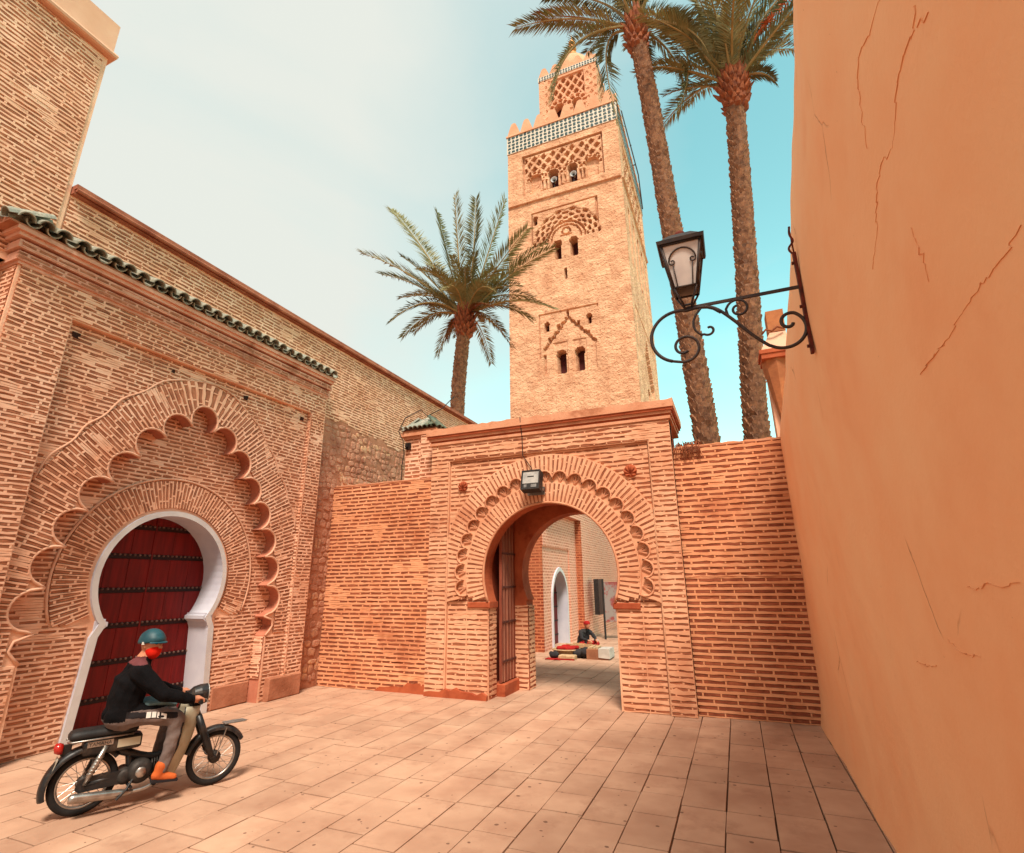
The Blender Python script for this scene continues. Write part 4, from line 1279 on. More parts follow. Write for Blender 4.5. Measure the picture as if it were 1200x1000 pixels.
# ------------------------------------------------------------------ building beyond the gateway
def brick_far(name, c_m, c_b, axes, sc=1.0):
    m = bpy.data.materials.new(name); m.use_nodes = True
    nt = m.node_tree; n, l = nt.nodes, nt.links
    b = n['Principled BSDF']; b.inputs['Roughness'].default_value = 0.95; b.inputs['Specular IOR Level'].default_value = 0.2
    geo = n.new('ShaderNodeNewGeometry'); sp = n.new('ShaderNodeSeparateXYZ'); cb = n.new('ShaderNodeCombineXYZ')
    l.new(geo.outputs['Position'], sp.inputs[0]); l.new(sp.outputs[axes[0]], cb.inputs[0]); l.new(sp.outputs[axes[1]], cb.inputs[1])
    br = n.new('ShaderNodeTexBrick'); br.inputs['Scale'].default_value = sc
    br.inputs['Brick Width'].default_value = 0.25; br.inputs['Row Height'].default_value = 0.085; br.inputs['Mortar Size'].default_value = 0.022; br.inputs['Mortar Smooth'].default_value = 0.3
    br.inputs['Color1'].default_value = (*c_b, 1); br.inputs['Color2'].default_value = (*[v * 1.35 for v in c_b], 1); br.inputs['Mortar'].default_value = (*c_m, 1)
    l.new(cb.outputs[0], br.inputs['Vector'])
    nz = n.new('ShaderNodeTexNoise'); nz.inputs['Scale'].default_value = 3.5; nz.inputs['Detail'].default_value = 7
    l.new(geo.outputs['Position'], nz.inputs['Vector'])
    mr = n.new('ShaderNodeMapRange'); mr.inputs['From Min'].default_value = 0.4; mr.inputs['From Max'].default_value = 0.66; mr.inputs['To Max'].default_value = 0.7
    l.new(nz.outputs['Fac'], mr.inputs['Value'])
    mx = n.new('ShaderNodeMix'); mx.data_type = 'RGBA'; l.new(mr.outputs[0], mx.inputs['Factor']); l.new(br.outputs['Color'], mx.inputs[6]); mx.inputs[7].default_value = (*[v * 0.86 for v in c_m], 1)
    l.new(mx.outputs[2], b.inputs['Base Color'])
    bp = n.new('ShaderNodeBump'); bp.inputs['Strength'].default_value = 0.8; bp.inputs['Distance'].default_value = 0.02
    ad = n.new('ShaderNodeMath'); ad.operation = 'MULTIPLY_ADD'; ad.inputs[1].default_value = -0.6
    l.new(br.outputs['Fac'], ad.inputs[0]); l.new(nz.outputs['Fac'], ad.inputs[2]); l.new(ad.outputs[0], bp.inputs['Height']); l.new(bp.outputs['Normal'], b.inputs['Normal'])
    return m
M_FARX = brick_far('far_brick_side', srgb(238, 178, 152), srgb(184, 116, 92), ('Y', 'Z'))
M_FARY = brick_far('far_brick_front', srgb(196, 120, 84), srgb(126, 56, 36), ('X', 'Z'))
far = thing('courtyard_building', 'pink brick building with a white pointed doorway seen through the gateway', 'building', (-5.5, 18, 0))
FF = Fr((-5.15, 0, 0), (0, 1, 0), (0, 0, 1), (1, 0, 0))
fc = (16.33, 1.45)
def pointed(hw, top, spring, c, n=12):
    """pointed arch: two arcs, then straight jambs to the ground"""
    h = top - spring
    R = (hw * hw + h * h) / (2 * hw)
    a1 = math.acos((R - hw) / R)
    left = [(c - hw + R - R * math.cos(a1 * i / n), spring + R * math.sin(a1 * i / n)) for i in range(n + 1)]
    right = [(2 * c - a, b) for a, b in left[::-1]][1:]
    return [(c - hw, 0)] + left + right + [(c + hw, 0)]
f_out = pointed(0.82, 2.32, 1.35, fc[0]); f_in = pointed(0.74, 2.20, 1.35, fc[0])
mb = MB()
mb.prism([(14.78, 0), *f_out, (17.42, 0), (17.42, 2.9), (14.78, 2.9)], FF, -0.5, -0.04)
mb.box((17.42, 0, -0.5), (18.4, 3.95, 0.0), fr=FF); mb.box((14.78, 2.9, -0.5), (17.42, 3.95, 0.0), fr=FF)
mb.box((14.78, 3.95, -0.5), (18.3, 5.6, 0.22), fr=FF); mb.box((18.3, 0, -0.5), (21.3, 5.6, 0.22), fr=FF); mb.box((21.35, 0, -0.5), (30, 5.6, 0.20), fr=FF)
mb.build('side_wall', M_FARX, far)
mb = MB()
mb.box((-8.2, 14.74, 0), (-5.17, 14.78, 5.6)); mb.box((-5.15, 18.27, 0), (-4.93, 18.298, 3.95)); mb.box((-8.2, 14.9, 0), (-5.66, 30, 5.6))
mb.build('end_wall', M_FARY, far)
mb = MB(); mb.prism([*f_out, *f_in[::-1]], FF, -0.5, 0.012, 0, 1); mb.build('door_frame', [M_FRAMEEDGE, M_WHITE], far)
mb = MB(); mb.box((15.5, 0, -0.52), (17.2, 2.3, -0.36), fr=FF); fd = mb.build('door', M_REDDOOR, far)
for i in range(5):
    mb = MB(); mb.box((15.55, 0.25 + i * 0.42, -0.36), (17.1, 0.29 + i * 0.42, -0.345), fr=FF); mb.build('iron_band', M_DARKBAND, fd)
# walls closing the view past that building
mb = MB(); mb.box((-4.95, 30.0, 0), (14, 30.6, 5.0))
cw = mb.build('courtyard_wall', M_FARX)
tag(cw, 'distant plain brick wall closing the courtyard beyond the gateway', 'wall')

# poster stand past the doorway
st = thing('poster_stand', 'dark framed poster stand beside the far brick wall', 'poster stand', (-4.2, 18.5, 0))
mb = MB(); mb.tube([(-4.30, 18.5, 0), (-4.30, 18.5, 1.95)], 0.035, 8); mb.tube([(-3.82, 18.8, 0), (-3.82, 18.8, 1.9)], 0.035, 8); mb.build('post', M_BLACKP, st)
mb = MB(); mb.add([(-4.27, 18.5, 0.55), (-3.84, 18.78, 0.55), (-3.84, 18.78, 1.85), (-4.27, 18.5, 1.85), (-4.28, 18.53, 0.55), (-3.85, 18.81, 0.55), (-3.85, 18.81, 1.85), (-4.28, 18.53, 1.85)], [(0, 1, 2, 3), (7, 6, 5, 4), (0, 4, 5, 1), (3, 2, 6, 7), (0, 3, 7, 4), (1, 5, 6, 2)])
M_POSTER = mat('faded_poster', srgb(150, 74, 70), srgb(150, 132, 126), 3.0, rough=0.6, contrast=(0.46, 0.54))
mb.build('poster', M_POSTER, st)
mb = MB(); mb.box((-4.72, 18.9, 0.75), (-4.55, 19.5, 1.95)); hb = mb.build('wall_box', M_BLACKP)
tag(hb, 'dark meter box fixed on the far brick wall behind the poster stand', 'meter box')

# ------------------------------------------------------------------ corbelled turret behind the right wall
M_TERRA = mat('brown_terracotta', srgb(178, 112, 72), srgb(140, 84, 56), 3, rough=0.95, bump=0.6, bscale=20)
tr = thing('corbelled_turret', 'small brown corbelled turret on a pink wall above the right brick wall', 'turret', (1.3, 10.6, 0))
mb = MB(); mb.box((1.04, 10.75, 0), (2.4, 11.1, 5.95)); mb.build('wall', M_PLAIN, tr)
FU = lambda z: Fr((1.25, 10.75, z), (1, 0, 0), (0, 1, 0), (0, 0, 1))
mb = MB(); mb.lathe([(0.02, 4.3), (0.05, 4.45), (0.06, 4.75), (0.10, 5.0), (0.17, 5.4), (0.235, 5.8), (0.25, 5.98)], Fr((1.2, 10.7, 0), (1, 0, 0), (0, 1, 0), (0, 0, 1)), 8); mb.build('corbel', M_TERRA, tr)
mb = MB(); mb.box((0.95, 10.42, 5.98), (1.5, 10.98, 6.08)); mb.box((0.92, 10.40, 6.08), (1.52, 11.0, 6.16)); mb.build('ledge', M_REDPLASTER, tr)
mb = MB(); a_, b_ = 0.96, 1.5
mb.add([(a_, 10.44, 6.16), (b_, 10.44, 6.16), (b_, 10.98, 6.16), (a_, 10.98, 6.16), (1.17, 10.56, 6.55), (1.45, 10.56, 6.55), (1.45, 10.9, 6.55), (1.17, 10.9, 6.55)], [(0, 1, 5, 4), (1, 2, 6, 5), (2, 3, 7, 6), (3, 0, 4, 7), (4, 5, 6, 7)])
mb.build('shoulder', M_PLAIN, tr)
mb = MB(); mb.box((1.16, 10.55, 6.55), (1.46, 10.91, 7.02), jit=0.015); mb.build('cap', M_TERRA, tr)
mb = MB(); mb.tube([(1.02, 10.45, 6.5), (1.10, 10.43, 6.58), (1.2, 10.44, 6.53), (1.30, 10.42, 6.60), (1.42, 10.5, 6.58)], 0.022, 6); mb.build('rope', M_STRAW, tr, smooth=True)
# ------------------------------------------------------------------ minaret
def pix(u, v, Y):
    """world point on the plane y = Y that the photograph shows at pixel (u, v) of its 1200 px frame"""
    d = CAM_R * (u - 600) / FPX - CAM_U * (v - 500) / FPX + CAM_F
    t = Y / d[1]
    return np.array([0, 0, CAM_H]) + d * t
M_TOWER = mat('sandy_tower_stone', srgb(230, 182, 146), srgb(204, 150, 116), 0.9, detail=4, rough=0.95, bump=1.0, bscale=2.6, bdist=0.12, c3=srgb(160, 100, 72), s3=2.2, t3=(0.60, 0.70), f3=0.9, contrast=(0.36, 0.64))
def blocks(m):
    nt = m.node_tree; n, l = nt.nodes, nt.links
    b = n['Principled BSDF']
    src = b.inputs['Base Color'].links[0].from_socket
    geo = n.new('ShaderNodeNewGeometry'); sp = n.new('ShaderNodeSeparateXYZ'); cb = n.new('ShaderNodeCombineXYZ'); ad = n.new('ShaderNodeMath')
    nz = n.new('ShaderNodeTexNoise'); nz.inputs['Scale'].default_value = 1.1; nz.inputs['Detail'].default_value = 2
    l.new(geo.outputs['Position'], nz.inputs['Vector'])
    vm = n.new('ShaderNodeVectorMath'); vm.operation = 'MULTIPLY_ADD'; vm.inputs[1].default_value = (0.35, 0.35, 0.30)
    l.new(nz.outputs['Color'], vm.inputs[0]); l.new(geo.outputs['Position'], vm.inputs[2])
    l.new(vm.outputs[0], sp.inputs[0]); l.new(sp.outputs[0], ad.inputs[0]); l.new(sp.outputs[1], ad.inputs[1])
    l.new(ad.outputs[0], cb.inputs[0]); l.new(sp.outputs[2], cb.inputs[1])
    br = n.new('ShaderNodeTexBrick'); br.inputs['Scale'].default_value = 1.0
    br.inputs['Brick Width'].default_value = 0.62; br.inputs['Row Height'].default_value = 0.30; br.inputs['Mortar Size'].default_value = 0.03; br.inputs['Mortar Smooth'].default_value = 0.5
    br.inputs['Color1'].default_value = (0.80, 0.78, 0.76, 1); br.inputs['Color2'].default_value = (1.12, 1.12, 1.12, 1); br.inputs['Mortar'].default_value = (0.72, 0.66, 0.62, 1)
    l.new(cb.outputs[0], br.inputs['Vector'])
    mx = n.new('ShaderNodeMix'); mx.data_type = 'RGBA'; mx.blend_type = 'MULTIPLY'; mx.inputs['Factor'].default_value = 0.55
    l.new(src, mx.inputs[6]); l.new(br.outputs['Color'], mx.inputs[7]); l.new(mx.outputs[2], b.inputs['Base Color'])
blocks(M_TOWER)
M_TOWERLITE = mat('smooth_tower_plaster', srgb(226, 172, 138), srgb(206, 148, 114), 0.8, detail=6, rough=0.95, bump=0.6, bscale=5, bdist=0.05)
M_DARKWIN = mat('window_interior_dark', srgb(84, 30, 28), srgb(58, 22, 22), 3, rough=0.8)  # dark panels paint in the shade inside the windows
M_ZWHITE = mat('white_zellige', srgb(222, 210, 194), srgb(200, 188, 170), 4, rough=0.5)
M_ZGREEN = mat('dark_green_zellige', srgb(38, 72, 74), srgb(26, 48, 50), 3, rough=0.4, spec=0.5)
M_GOLD = mat('ochre_finial', srgb(214, 152, 82), srgb(178, 112, 56), 2, rough=0.6, metal=0.2)
TY, TX0, TX1, TYB = 30.0, -12.48, -4.03, 41.2
mina = thing('minaret', 'tall square stone minaret with carved arches and a green tiled band', 'minaret', ((TX0 + TX1) / 2, (TY + TYB) / 2, 0))
def keyhole(a, b, ca, z0, z1, w):
    r = w * 0.62
    return ((np.abs(a - ca) < w / 2) & (b > z0) & (b < z1 - r)) | (np.hypot(a - ca, b - (z1 - r)) < r)
def rect(a, b, a0, a1, b0, b1):
    return (a > a0) & (a < a1) & (b > b0) & (b < b1)
def groove_rect(a, b, a0, a1, b0, b1, w, bottom=False):
    o = rect(a, b, a0, a1, b0, b1) & ~rect(a, b, a0 + w, a1 - w, b0 - (0 if bottom else 99), b1 - w)
    return o
def segdist(a, b, p, q):
    px, py = q[0] - p[0], q[1] - p[1]
    t = np.clip(((a - p[0]) * px + (b - p[1]) * py) / (px * px + py * py), 0, 1)
    return np.hypot(a - p[0] - t * px, b - p[1] - t * py)
def sebka(a, b, w, h, rib=0.28):
    """interlaced lozenge net: True in the sunk cells"""
    u = a / w; v = b / h
    wv = 0.0
    c1 = np.abs(((u + v + wv) % 1) - 0.5); c2 = np.abs(((u - v + wv) % 1) - 0.5)
    return (c1 < 0.5 - rib / 2) & (c2 < 0.5 - rib / 2) & ((c1 > 0.06) | (c2 > 0.06))
def relief_front(a, b):
    h = np.zeros(a.shape)
    # upper register
    P = rect(a, b, -11.3, -5.2, 29.25, 32.85)
    h[P] = -0.10
    h[groove_rect(a, b, -11.3, -5.2, 29.25, 32.85, 0.09)] = -0.30
    net = rect(a, b, -11.1, -5.35, 31.0, 32.65) & sebka(a + 8.18, b - 31.0, 0.73, 0.92, 0.40)
    h[net] = -0.42
    ops = ((-10.27, 0.80, 0.28), (-8.90, 0.64, 1.1), (-7.46, 0.62, 1.1), (-6.02, 0.86, 0.28))
    for ca, w, dp in ops:
        zc = 30.45
        r = np.hypot(a - ca, (b - zc))
        th = np.arctan2(b - zc, a - ca)
        up = (b > zc - 0.1)
        h[(r < 0.74) & up] = -0.06
        h[up & (r > 0.54) & (r < 0.70) & (np.cos(th * 11) > -0.25)] = -0.38
        h[(r < 0.50) & up] = -0.02
        h[((np.abs(a - ca) < 0.50) & (b < zc) & (b > 29.3))] = -0.04
        h[keyhole(a, b, ca, 29.33, 30.9, w * 0.94)] = -dp
    for ca in (-9.58, -8.18, -6.74):              # colonnettes
        m = rect(a, b, ca - 0.09, ca + 0.09, 29.35, 30.15)
        h[rect(a, b, ca - 0.17, ca + 0.17, 29.35, 30.1)] = -0.22
        h[m] = 0.02
        h[rect(a, b, ca - 0.2, ca + 0.2, 30.1, 30.3)] = 0.04
    h[rect(a, b, -99, 99, 28.46, 28.60)] = 0.14
    # middle register
    h[groove_rect(a, b, -10.68, -5.86, 24.9, 27.52, 0.10)] = -0.22
    r = np.hypot(a + 8.15, b - 24.75)
    up = b > 24.6
    th = np.arctan2(b - 24.75, a + 8.15)
    ring = up & (r > 1.48) & (r < 2.42 + 0.06 * np.cos(th * 14))
    cell = (np.cos(th * 14) * np.cos((r - 1.5) * 2 * np.pi / 0.42) > 0.28)
    h[ring] = -0.05
    h[ring & cell] = -0.40
    h[up & (np.abs(r - 1.33) < 0.07)] = -0.24
    h[up & (np.abs(r - 1.06) < 0.05)] = -0.18
    h[rect(a, b, -8.6, -7.7, 24.95, 25.05) | (up & (np.hypot(a + 8.15, b - 25.3) < 0.33) & (np.hypot(a + 8.15, b - 25.3) > 0.22))] = -0.2
    for ca in (-8.78, -7.63):
        h[keyhole(a, b, ca, 23.22, 24.72, 0.47)] = -0.9
    h[keyhole(a, b, -10.38, 26.45, 27.15, 0.27)] = -0.6
    h[rect(a, b, -8.36, -8.22, 21.5, 22.35)] = -0.6
    # lower register
    h[groove_rect(a, b, -10.32, -6.24, 15.95, 19.24, 0.07) & ((a < -8.3) | (b > 19.0))] = -0.14
    gd = np.minimum(segdist(a, b, (-8.3, 18.67), (-10.0, 16.57)), segdist(a, b, (-8.3, 18.67), (-6.49, 16.58)))
    inside = (b < 18.67 - np.abs(a + 8.3) * 1.2) & (b > 14.75) & (a > -10.0) & (a < -6.5)
    h[inside] = -0.10
    h[gd < 0.07 + 0.035 * np.sin(b * 20)] = -0.28
    for i in range(5):
        pa = -8.3 + (-1.7, -0.85, 0, 0.9, 1.75)[i] * 0.78; pb_ = (17.08, 17.9, 18.75, 17.9, 17.1)[i]
        h[rect(a, b, pa - 0.08, pa + 0.08, pb_ - 0.05, pb_ + 0.32)] = -0.30
    h[rect(a, b, -10.05, -9.9, 14.8, 16.2)] = -0.25
    for ca in (-8.86, -7.61):
        h[rect(a, b, ca - 0.46, ca + 0.46, 14.75, 17.0)] = -0.16
        h[keyhole(a, b, ca, 14.76, 16.42, 0.53)] = -0.95
    h[keyhole(a, b, -9.75, 17.85, 18.55, 0.27)] = -0.6
    h[keyhole(a, b, -6.85, 17.88, 18.58, 0.27)] = -0.6
    return h
def relief_side(a, b):
    h = np.zeros(a.shape)
    c = 35.6
    P = rect(a, b, c - 4.2, c + 4.4, 29.25, 32.85)
    h[P] = -0.10
    h[P & sebka(a, b, 1.2, 1.5, 0.42)] = -0.45
    h[rect(a, b, -99, 99, 28.46, 28.60)] = 0.14
    for k_ in range(5):
        h[rect(a, b, c - 4 + k_ * 1.9, c - 3.2 + k_ * 1.9, 22.6, 27.4)] = -0.3
    h[groove_rect(a, b, c - 4.4, c + 4.4, 15, 19.3, 0.1)] = -0.15
    h[(np.abs(a - c) < 2.4 - np.maximum(0, (b - 15.5)) * 0.75) & (b > 12.5) & (b < 18.5)] = -0.25
    for ca in (c - 1.0, c + 1.0):
        h[keyhole(a, b, ca, 12.6, 15.2, 0.8)] = -0.9
    return h
def relief_mesh(fr, a0, a1, b0, b1, st, fn, name, m, parent, sm=False):
    na, nb = int((a1 - a0) / st) + 1, int((b1 - b0) / st) + 1
    A, B = np.meshgrid(np.linspace(a0, a1, na), np.linspace(b0, b1, nb))
    Hh = fn(A, B)
    Hh[:, 0] = Hh[:, -1] = 0
    rg_ = np.random.default_rng(na)
    Hh = Hh + rg_.normal(0, 0.008, Hh.shape)
    V = fr.pa(A, B, Hh).reshape(-1, 3)
    i = np.arange(nb - 1)[:, None] * na + np.arange(na - 1)[None]
    F = np.stack([i, i + 1, i + 1 + na, i + na], -1).reshape(-1, 4).tolist()
    return mesh_obj(name, V, F, m, parent)
FTW = Fr((0, TY, 0), (1, 0, 0), (0, 0, 1), (0, -1, 0))
FTR = Fr((TX1, 0, 0), (0, 1, 0), (0, 0, 1), (1, 0, 0))
relief_mesh(FTW, TX0, TX1, 9.0, 33.5, 0.07, relief_front, 'front_face', M_TOWER, mina)
relief_mesh(FTR, TY, TYB, 9.0, 33.5, 0.10, relief_side, 'side_face', M_TOWER, mina)
mb = MB()
mb.box((TX0, TY + 0.01, 0), (TX1, TY + 0.4, 9.0)); mb.box((TX0, TY + 1.2, 0), (TX1 - 1.2, TYB, 33.5)); mb.box((TX0, TY + 0.02, 9.0), (TX0 + 0.9, TY + 1.2, 33.5)); mb.box((TX1 - 1.2, TYB - 0.3, 0), (TX1 - 0.01, TYB, 33.5))
mb.box((TX0, TY + 0.02, 33.4), (TX1 - 0.02, TYB, 35.1))
mb.build('shaft', M_TOWER, mina)
for ca, w, z0, z1 in ((-8.90, 0.7, 29.3, 30.95), (-7.46, 0.7, 29.3, 30.95), (-8.78, 0.6, 23.2, 24.8), (-7.63, 0.6, 23.2, 24.8), (-8.86, 0.6, 14.75, 16.5), (-7.61, 0.6, 14.75, 16.5), (-10.38, 0.3, 26.4, 27.2), (-9.75, 0.3, 17.8, 18.6), (-6.85, 0.3, 17.8, 18.6)):
    mb = MB(); d_ = 0.5 if w < 0.5 else 0.78
    mb.box((ca - w / 2, z0, -d_ - 0.05), (ca + w / 2, z1, -d_), fr=FTW); mb.build('window_dark_panel', M_DARKWIN, mina)
# tiled band
def zband(fr, a0, a1, b0, b1, rows, name='tile_band', parent=mina):
    mb = MB(); mb.box((a0 - 0.05, b0, -0.6), (a1 + 0.05, b1, 0.05), fr=fr); bd = mb.build(name, M_ZWHITE, parent)
    pc = []
    ph_ = (b1 - b0) / rows
    nn = int((a1 - a0) / ph_)
    pw = (a1 - a0) / nn
    for i in range(nn):
        for j in range(rows):
            ca, cb = a0 + (i + .5) * pw, b0 + (j + .5) * ph_
            ver = (i + j) % 2 == 0
            hu, hv = (0.37, 0.50) if ver else (0.48, 0.34)
            pc.append((fr.p(ca, cb, 0.05), fr.A * pw * hu, fr.B * ph_ * hv, fr.N * 0.014))
    emit('zellige_piece', pc, M_ZGREEN, bd, 'stone', 0, 'zellige_pieces')
    return bd
zband(FTW, TX0, TX1, 33.46, 35.05, 5)
zband(FTR, TY + 0.06, TYB, 33.46, 35.05, 5)
mb = MB(); mb.box((TX0 - 0.1, TY - 0.12, 35.05), (TX1 + 0.12, TYB + 0.1, 35.18)); mb.build('string_course', M_TOWERLITE, mina)
def merlon(fr, ca, z0, w, h, th, parent):
    lp = [(ca - w * .5, z0), (ca + w * .5, z0), (ca + w * .44, z0 + h * .22), (ca + w * .24, z0 + h * .78), (ca + w * .16, z0 + h * .94), (ca, z0 + h), (ca - w * .16, z0 + h * .94), (ca - w * .24, z0 + h * .78), (ca - w * .44, z0 + h * .22)]
    mb = MB(); mb.prism(lp, fr, -th, 0.02); mb.build('merlon', M_TOWERLITE, parent)
for i in range(8):
    merlon(FTW, TX0 + 0.5 + i * 1.064, 35.18, 1.04, 1.2, 0.4, mina)
for i in range(10):
    merlon(FTR, TY + 0.6 + i * 1.09, 35.18, 1.04, 1.2, 0.4, mina)
FTLs = Fr((TX0, 0, 0), (0, -1, 0), (0, 0, 1), (-1, 0, 0))
for i in range(10):
    merlon(FTLs, -(TY + 0.6 + i * 1.09), 35.18, 1.04, 1.2, 0.4, mina)
# lantern storey
LTY, LX0, LX1, LTB, LZ = 34.0, -11.1, -5.95, 39.2, 44.5
FLN = Fr((0, LTY, 0), (1, 0, 0), (0, 0, 1), (0, -1, 0)); FLR = Fr((LX1, 0, 0), (0, 1, 0), (0, 0, 1), (1, 0, 0))
def relief_lantern(a, b):
    h = np.zeros(a.shape)
    side = (a < -10.05) | (a > -7.0)
    h[side & sebka(a + 11.1, b, 0.62, 0.9, 0.5) & (b > 37.5)] = -0.07
    P = rect(a, b, -10.0, -7.05, 39.5, 44.2)
    h[P] = -0.12
    h[rect(a, b, -10.0, -7.05, 41.7, 44.1) & sebka(a + 8.52, b - 41.7, 0.72, 1.1, 0.36)] = -0.5
    for ca in (-9.32, -7.78):
        zc = 40.95
        r = np.hypot(a - ca, b - zc); th = np.arctan2(b - zc, a - ca)
        h[(r < 0.95) & (b > zc - .4)] = -0.03
        h[(r > 0.55) & (r < 0.85) & (b > zc - 0.1) & (np.cos(th * 9) > -0.3)] = -0.35
        h[keyhole(a, b, ca, 40.0, 41.4, 0.62)] = -0.8
    return h
relief_mesh(FLN, LX0, LX1, 35.0, LZ, 0.07, relief_lantern, 'lantern_face', M_TOWERLITE, mina)
def relief_lside(a, b):
    h = np.zeros(a.shape); h[sebka(a, b, 0.62, 0.9, 0.5) & (b > 37.5)] = -0.07
    h[rect(a, b, 35.2, 38, 40.5, 44) & sebka(a, b, 1.0, 1.5, 0.4)] = -0.4
    return h
relief_mesh(FLR, LTY, LTB, 35.0, LZ, 0.09, relief_lside, 'lantern_face', M_TOWERLITE, mina)
mb = MB(); mb.box((LX0, LTY + 0.9, 34.9), (LX1 - 0.7, LTB, LZ)); mb.box((LX0, LTY + 0.02, 35), (LX0 + 0.6, LTY + 1, LZ)); mb.box((LX0, LTY + 0.02, 44.35), (LX1 - 0.02, LTB, 45.0)); mb.box((LX1 - 0.8, LTB - 0.2, 35), (LX1 - .01, LTB, LZ))
mb.build('lantern_storey', M_TOWERLITE, mina)
for ca in (-9.32, -7.78):
    mb = MB(); mb.box((ca - 0.4, 39.95, -0.72), (ca + 0.4, 41.5, -0.66), fr=FLN); mb.build('window_dark_panel', M_DARKWIN, mina)
zband(FLN, LX0, LX1, LZ, 44.98, 2); zband(FLR, LTY + 0.06, LTB, LZ, 44.98, 2)
for i in range(5):
    merlon(FLN, LX0 + 0.5 + i * 1.03, 44.98, 1.0, 0.95, 0.3, mina); merlon(FLR, LTY + 0.55 + i * 1.03, 44.98, 1.0, 0.95, 0.3, mina)
mcx, mcy = (LX0 + LX1) / 2, (LTY + LTB) / 2
mb = MB()
prof = [(1.95, 0), (1.95, 1.2)] + [(1.95 * math.cos(D(w)), 1.2 + 2.3 * math.sin(D(w))) for w in range(8, 90, 9)] + [(0.01, 3.5)]
mb.lathe(prof, Fr((mcx, mcy, 45.3), (1, 0, 0), (0, 1, 0), (0, 0, 1)), 24); mb.build('dome', M_TOWERLITE, mina, smooth=True)
mb = MB()
z = 0.0; prof = [(0.22, -0.3)]
for r_ in (0.46, 0.36, 0.26):
    prof += [(r_ * math.sin(D(w)) + 0.06, z + r_ - r_ * math.cos(D(w))) for w in range(15, 180, 20)]
    z += 2 * r_ + 0.12
prof += [(0.08, z), (0.05, z + 0.3), (0.005, z + 0.75)]
mb.lathe(prof, Fr((mcx, mcy, 48.9), (1, 0, 0), (0, 1, 0), (0, 0, 1)), 14); mb.build('finial', M_GOLD, mina, smooth=True)
# loudspeakers in the two upper windows
M_HORN = mat('pale_horn', srgb(206, 206, 206), srgb(180, 180, 182), 4, rough=0.4)
for ca, side in ((-8.88, 'left'), (-7.42, 'right')):
    ls = thing('loudspeaker', f'small round loudspeaker in the {side} of the two open upper minaret windows', 'loudspeaker', (ca, TY, 29.6), 'loudspeakers in the minaret')
    fr_ = Fr((ca, TY + 0.05, 29.95), (1, 0, 0), (0, 0, 1), (0, -1, 0))
    mb = MB(); mb.lathe([(0.06, -0.35), (0.10, -0.2), (0.17, -0.08), (0.235, 0.02), (0.24, 0.03), (0.22, 0.02), (0.15, -0.07), (0.06, -0.16)], fr_, 16); mb.build('horn', M_HORN, ls, smooth=True)
    mb = MB(); mb.lathe([(0.001, 0.0), (0.06, -0.02), (0.07, -0.12), (0.001, -0.14)], fr_, 12); mb.build('driver', M_BLACKP, ls, smooth=True)
    mb = MB(); mb.box((ca - 0.03, TY + 0.15, 29.3), (ca + 0.03, TY + 0.2, 29.9)); mb.build('stand', M_BLACKP, ls)
# lightning conductor on the far edge
cond = thing('conductor_cable', 'thin dark cable stood off the right edge of the minaret', 'cable', (TX1 + 0.3, 38, 25))
q0, q1, q2 = pix(728, 130, 38.0), pix(748, 205, 38.0), pix(753, 245, 38.0)
mb = MB(); mb.tube([q0, q1, q2], 0.05, 6); mb.build('cable', M_CABLE, cond)
for (u, v) in ((738, 171), (745, 193)):
    q = pix(u, v, 38.0); mb = MB(); mb.tube([q, (TX1 - 0.02, 38.0, q[2])], 0.05, 6); mb.build('bracket', M_CABLE, cond)

# ------------------------------------------------------------------ palms
M_TRUNK = mat('palm_trunk', srgb(142, 102, 78), srgb(92, 64, 50), 5, rough=0.95, bump=0.8, bscale=16, bdist=0.03)
M_SCAR = mat('palm_leaf_scars', srgb(164, 118, 88), srgb(98, 68, 53), 7, rough=0.95, bump=0.5)
M_BOOT = mat('orange_leaf_bases', srgb(172, 100, 64), srgb(110, 62, 46), 7, rough=0.9, bump=0.4)
def leaf_mat(name, c1, c2, sc=1.2):
    m = mat(name, c1, c2, sc, rough=0.7, spec=0.12)
    m.node_tree.nodes['Principled BSDF'].inputs['Subsurface Weight'].default_value = 0.0
    return m
M_FROND = leaf_mat('palm_leaflet', srgb(156, 146, 102), srgb(108, 104, 68))
M_FROND2 = leaf_mat('dark_palm_leaflet', srgb(124, 120, 82), srgb(82, 82, 54))
M_DEAD = leaf_mat('dry_palm_leaflet', srgb(150, 104, 66), srgb(108, 70, 46))
M_RACHIS = mat('palm_rachis', srgb(168, 138, 88), srgb(132, 112, 66), 3, rough=0.6)
M_STALK = mat('orange_fruit_stalk', srgb(206, 110, 58), srgb(180, 84, 42), 4, rough=0.7)
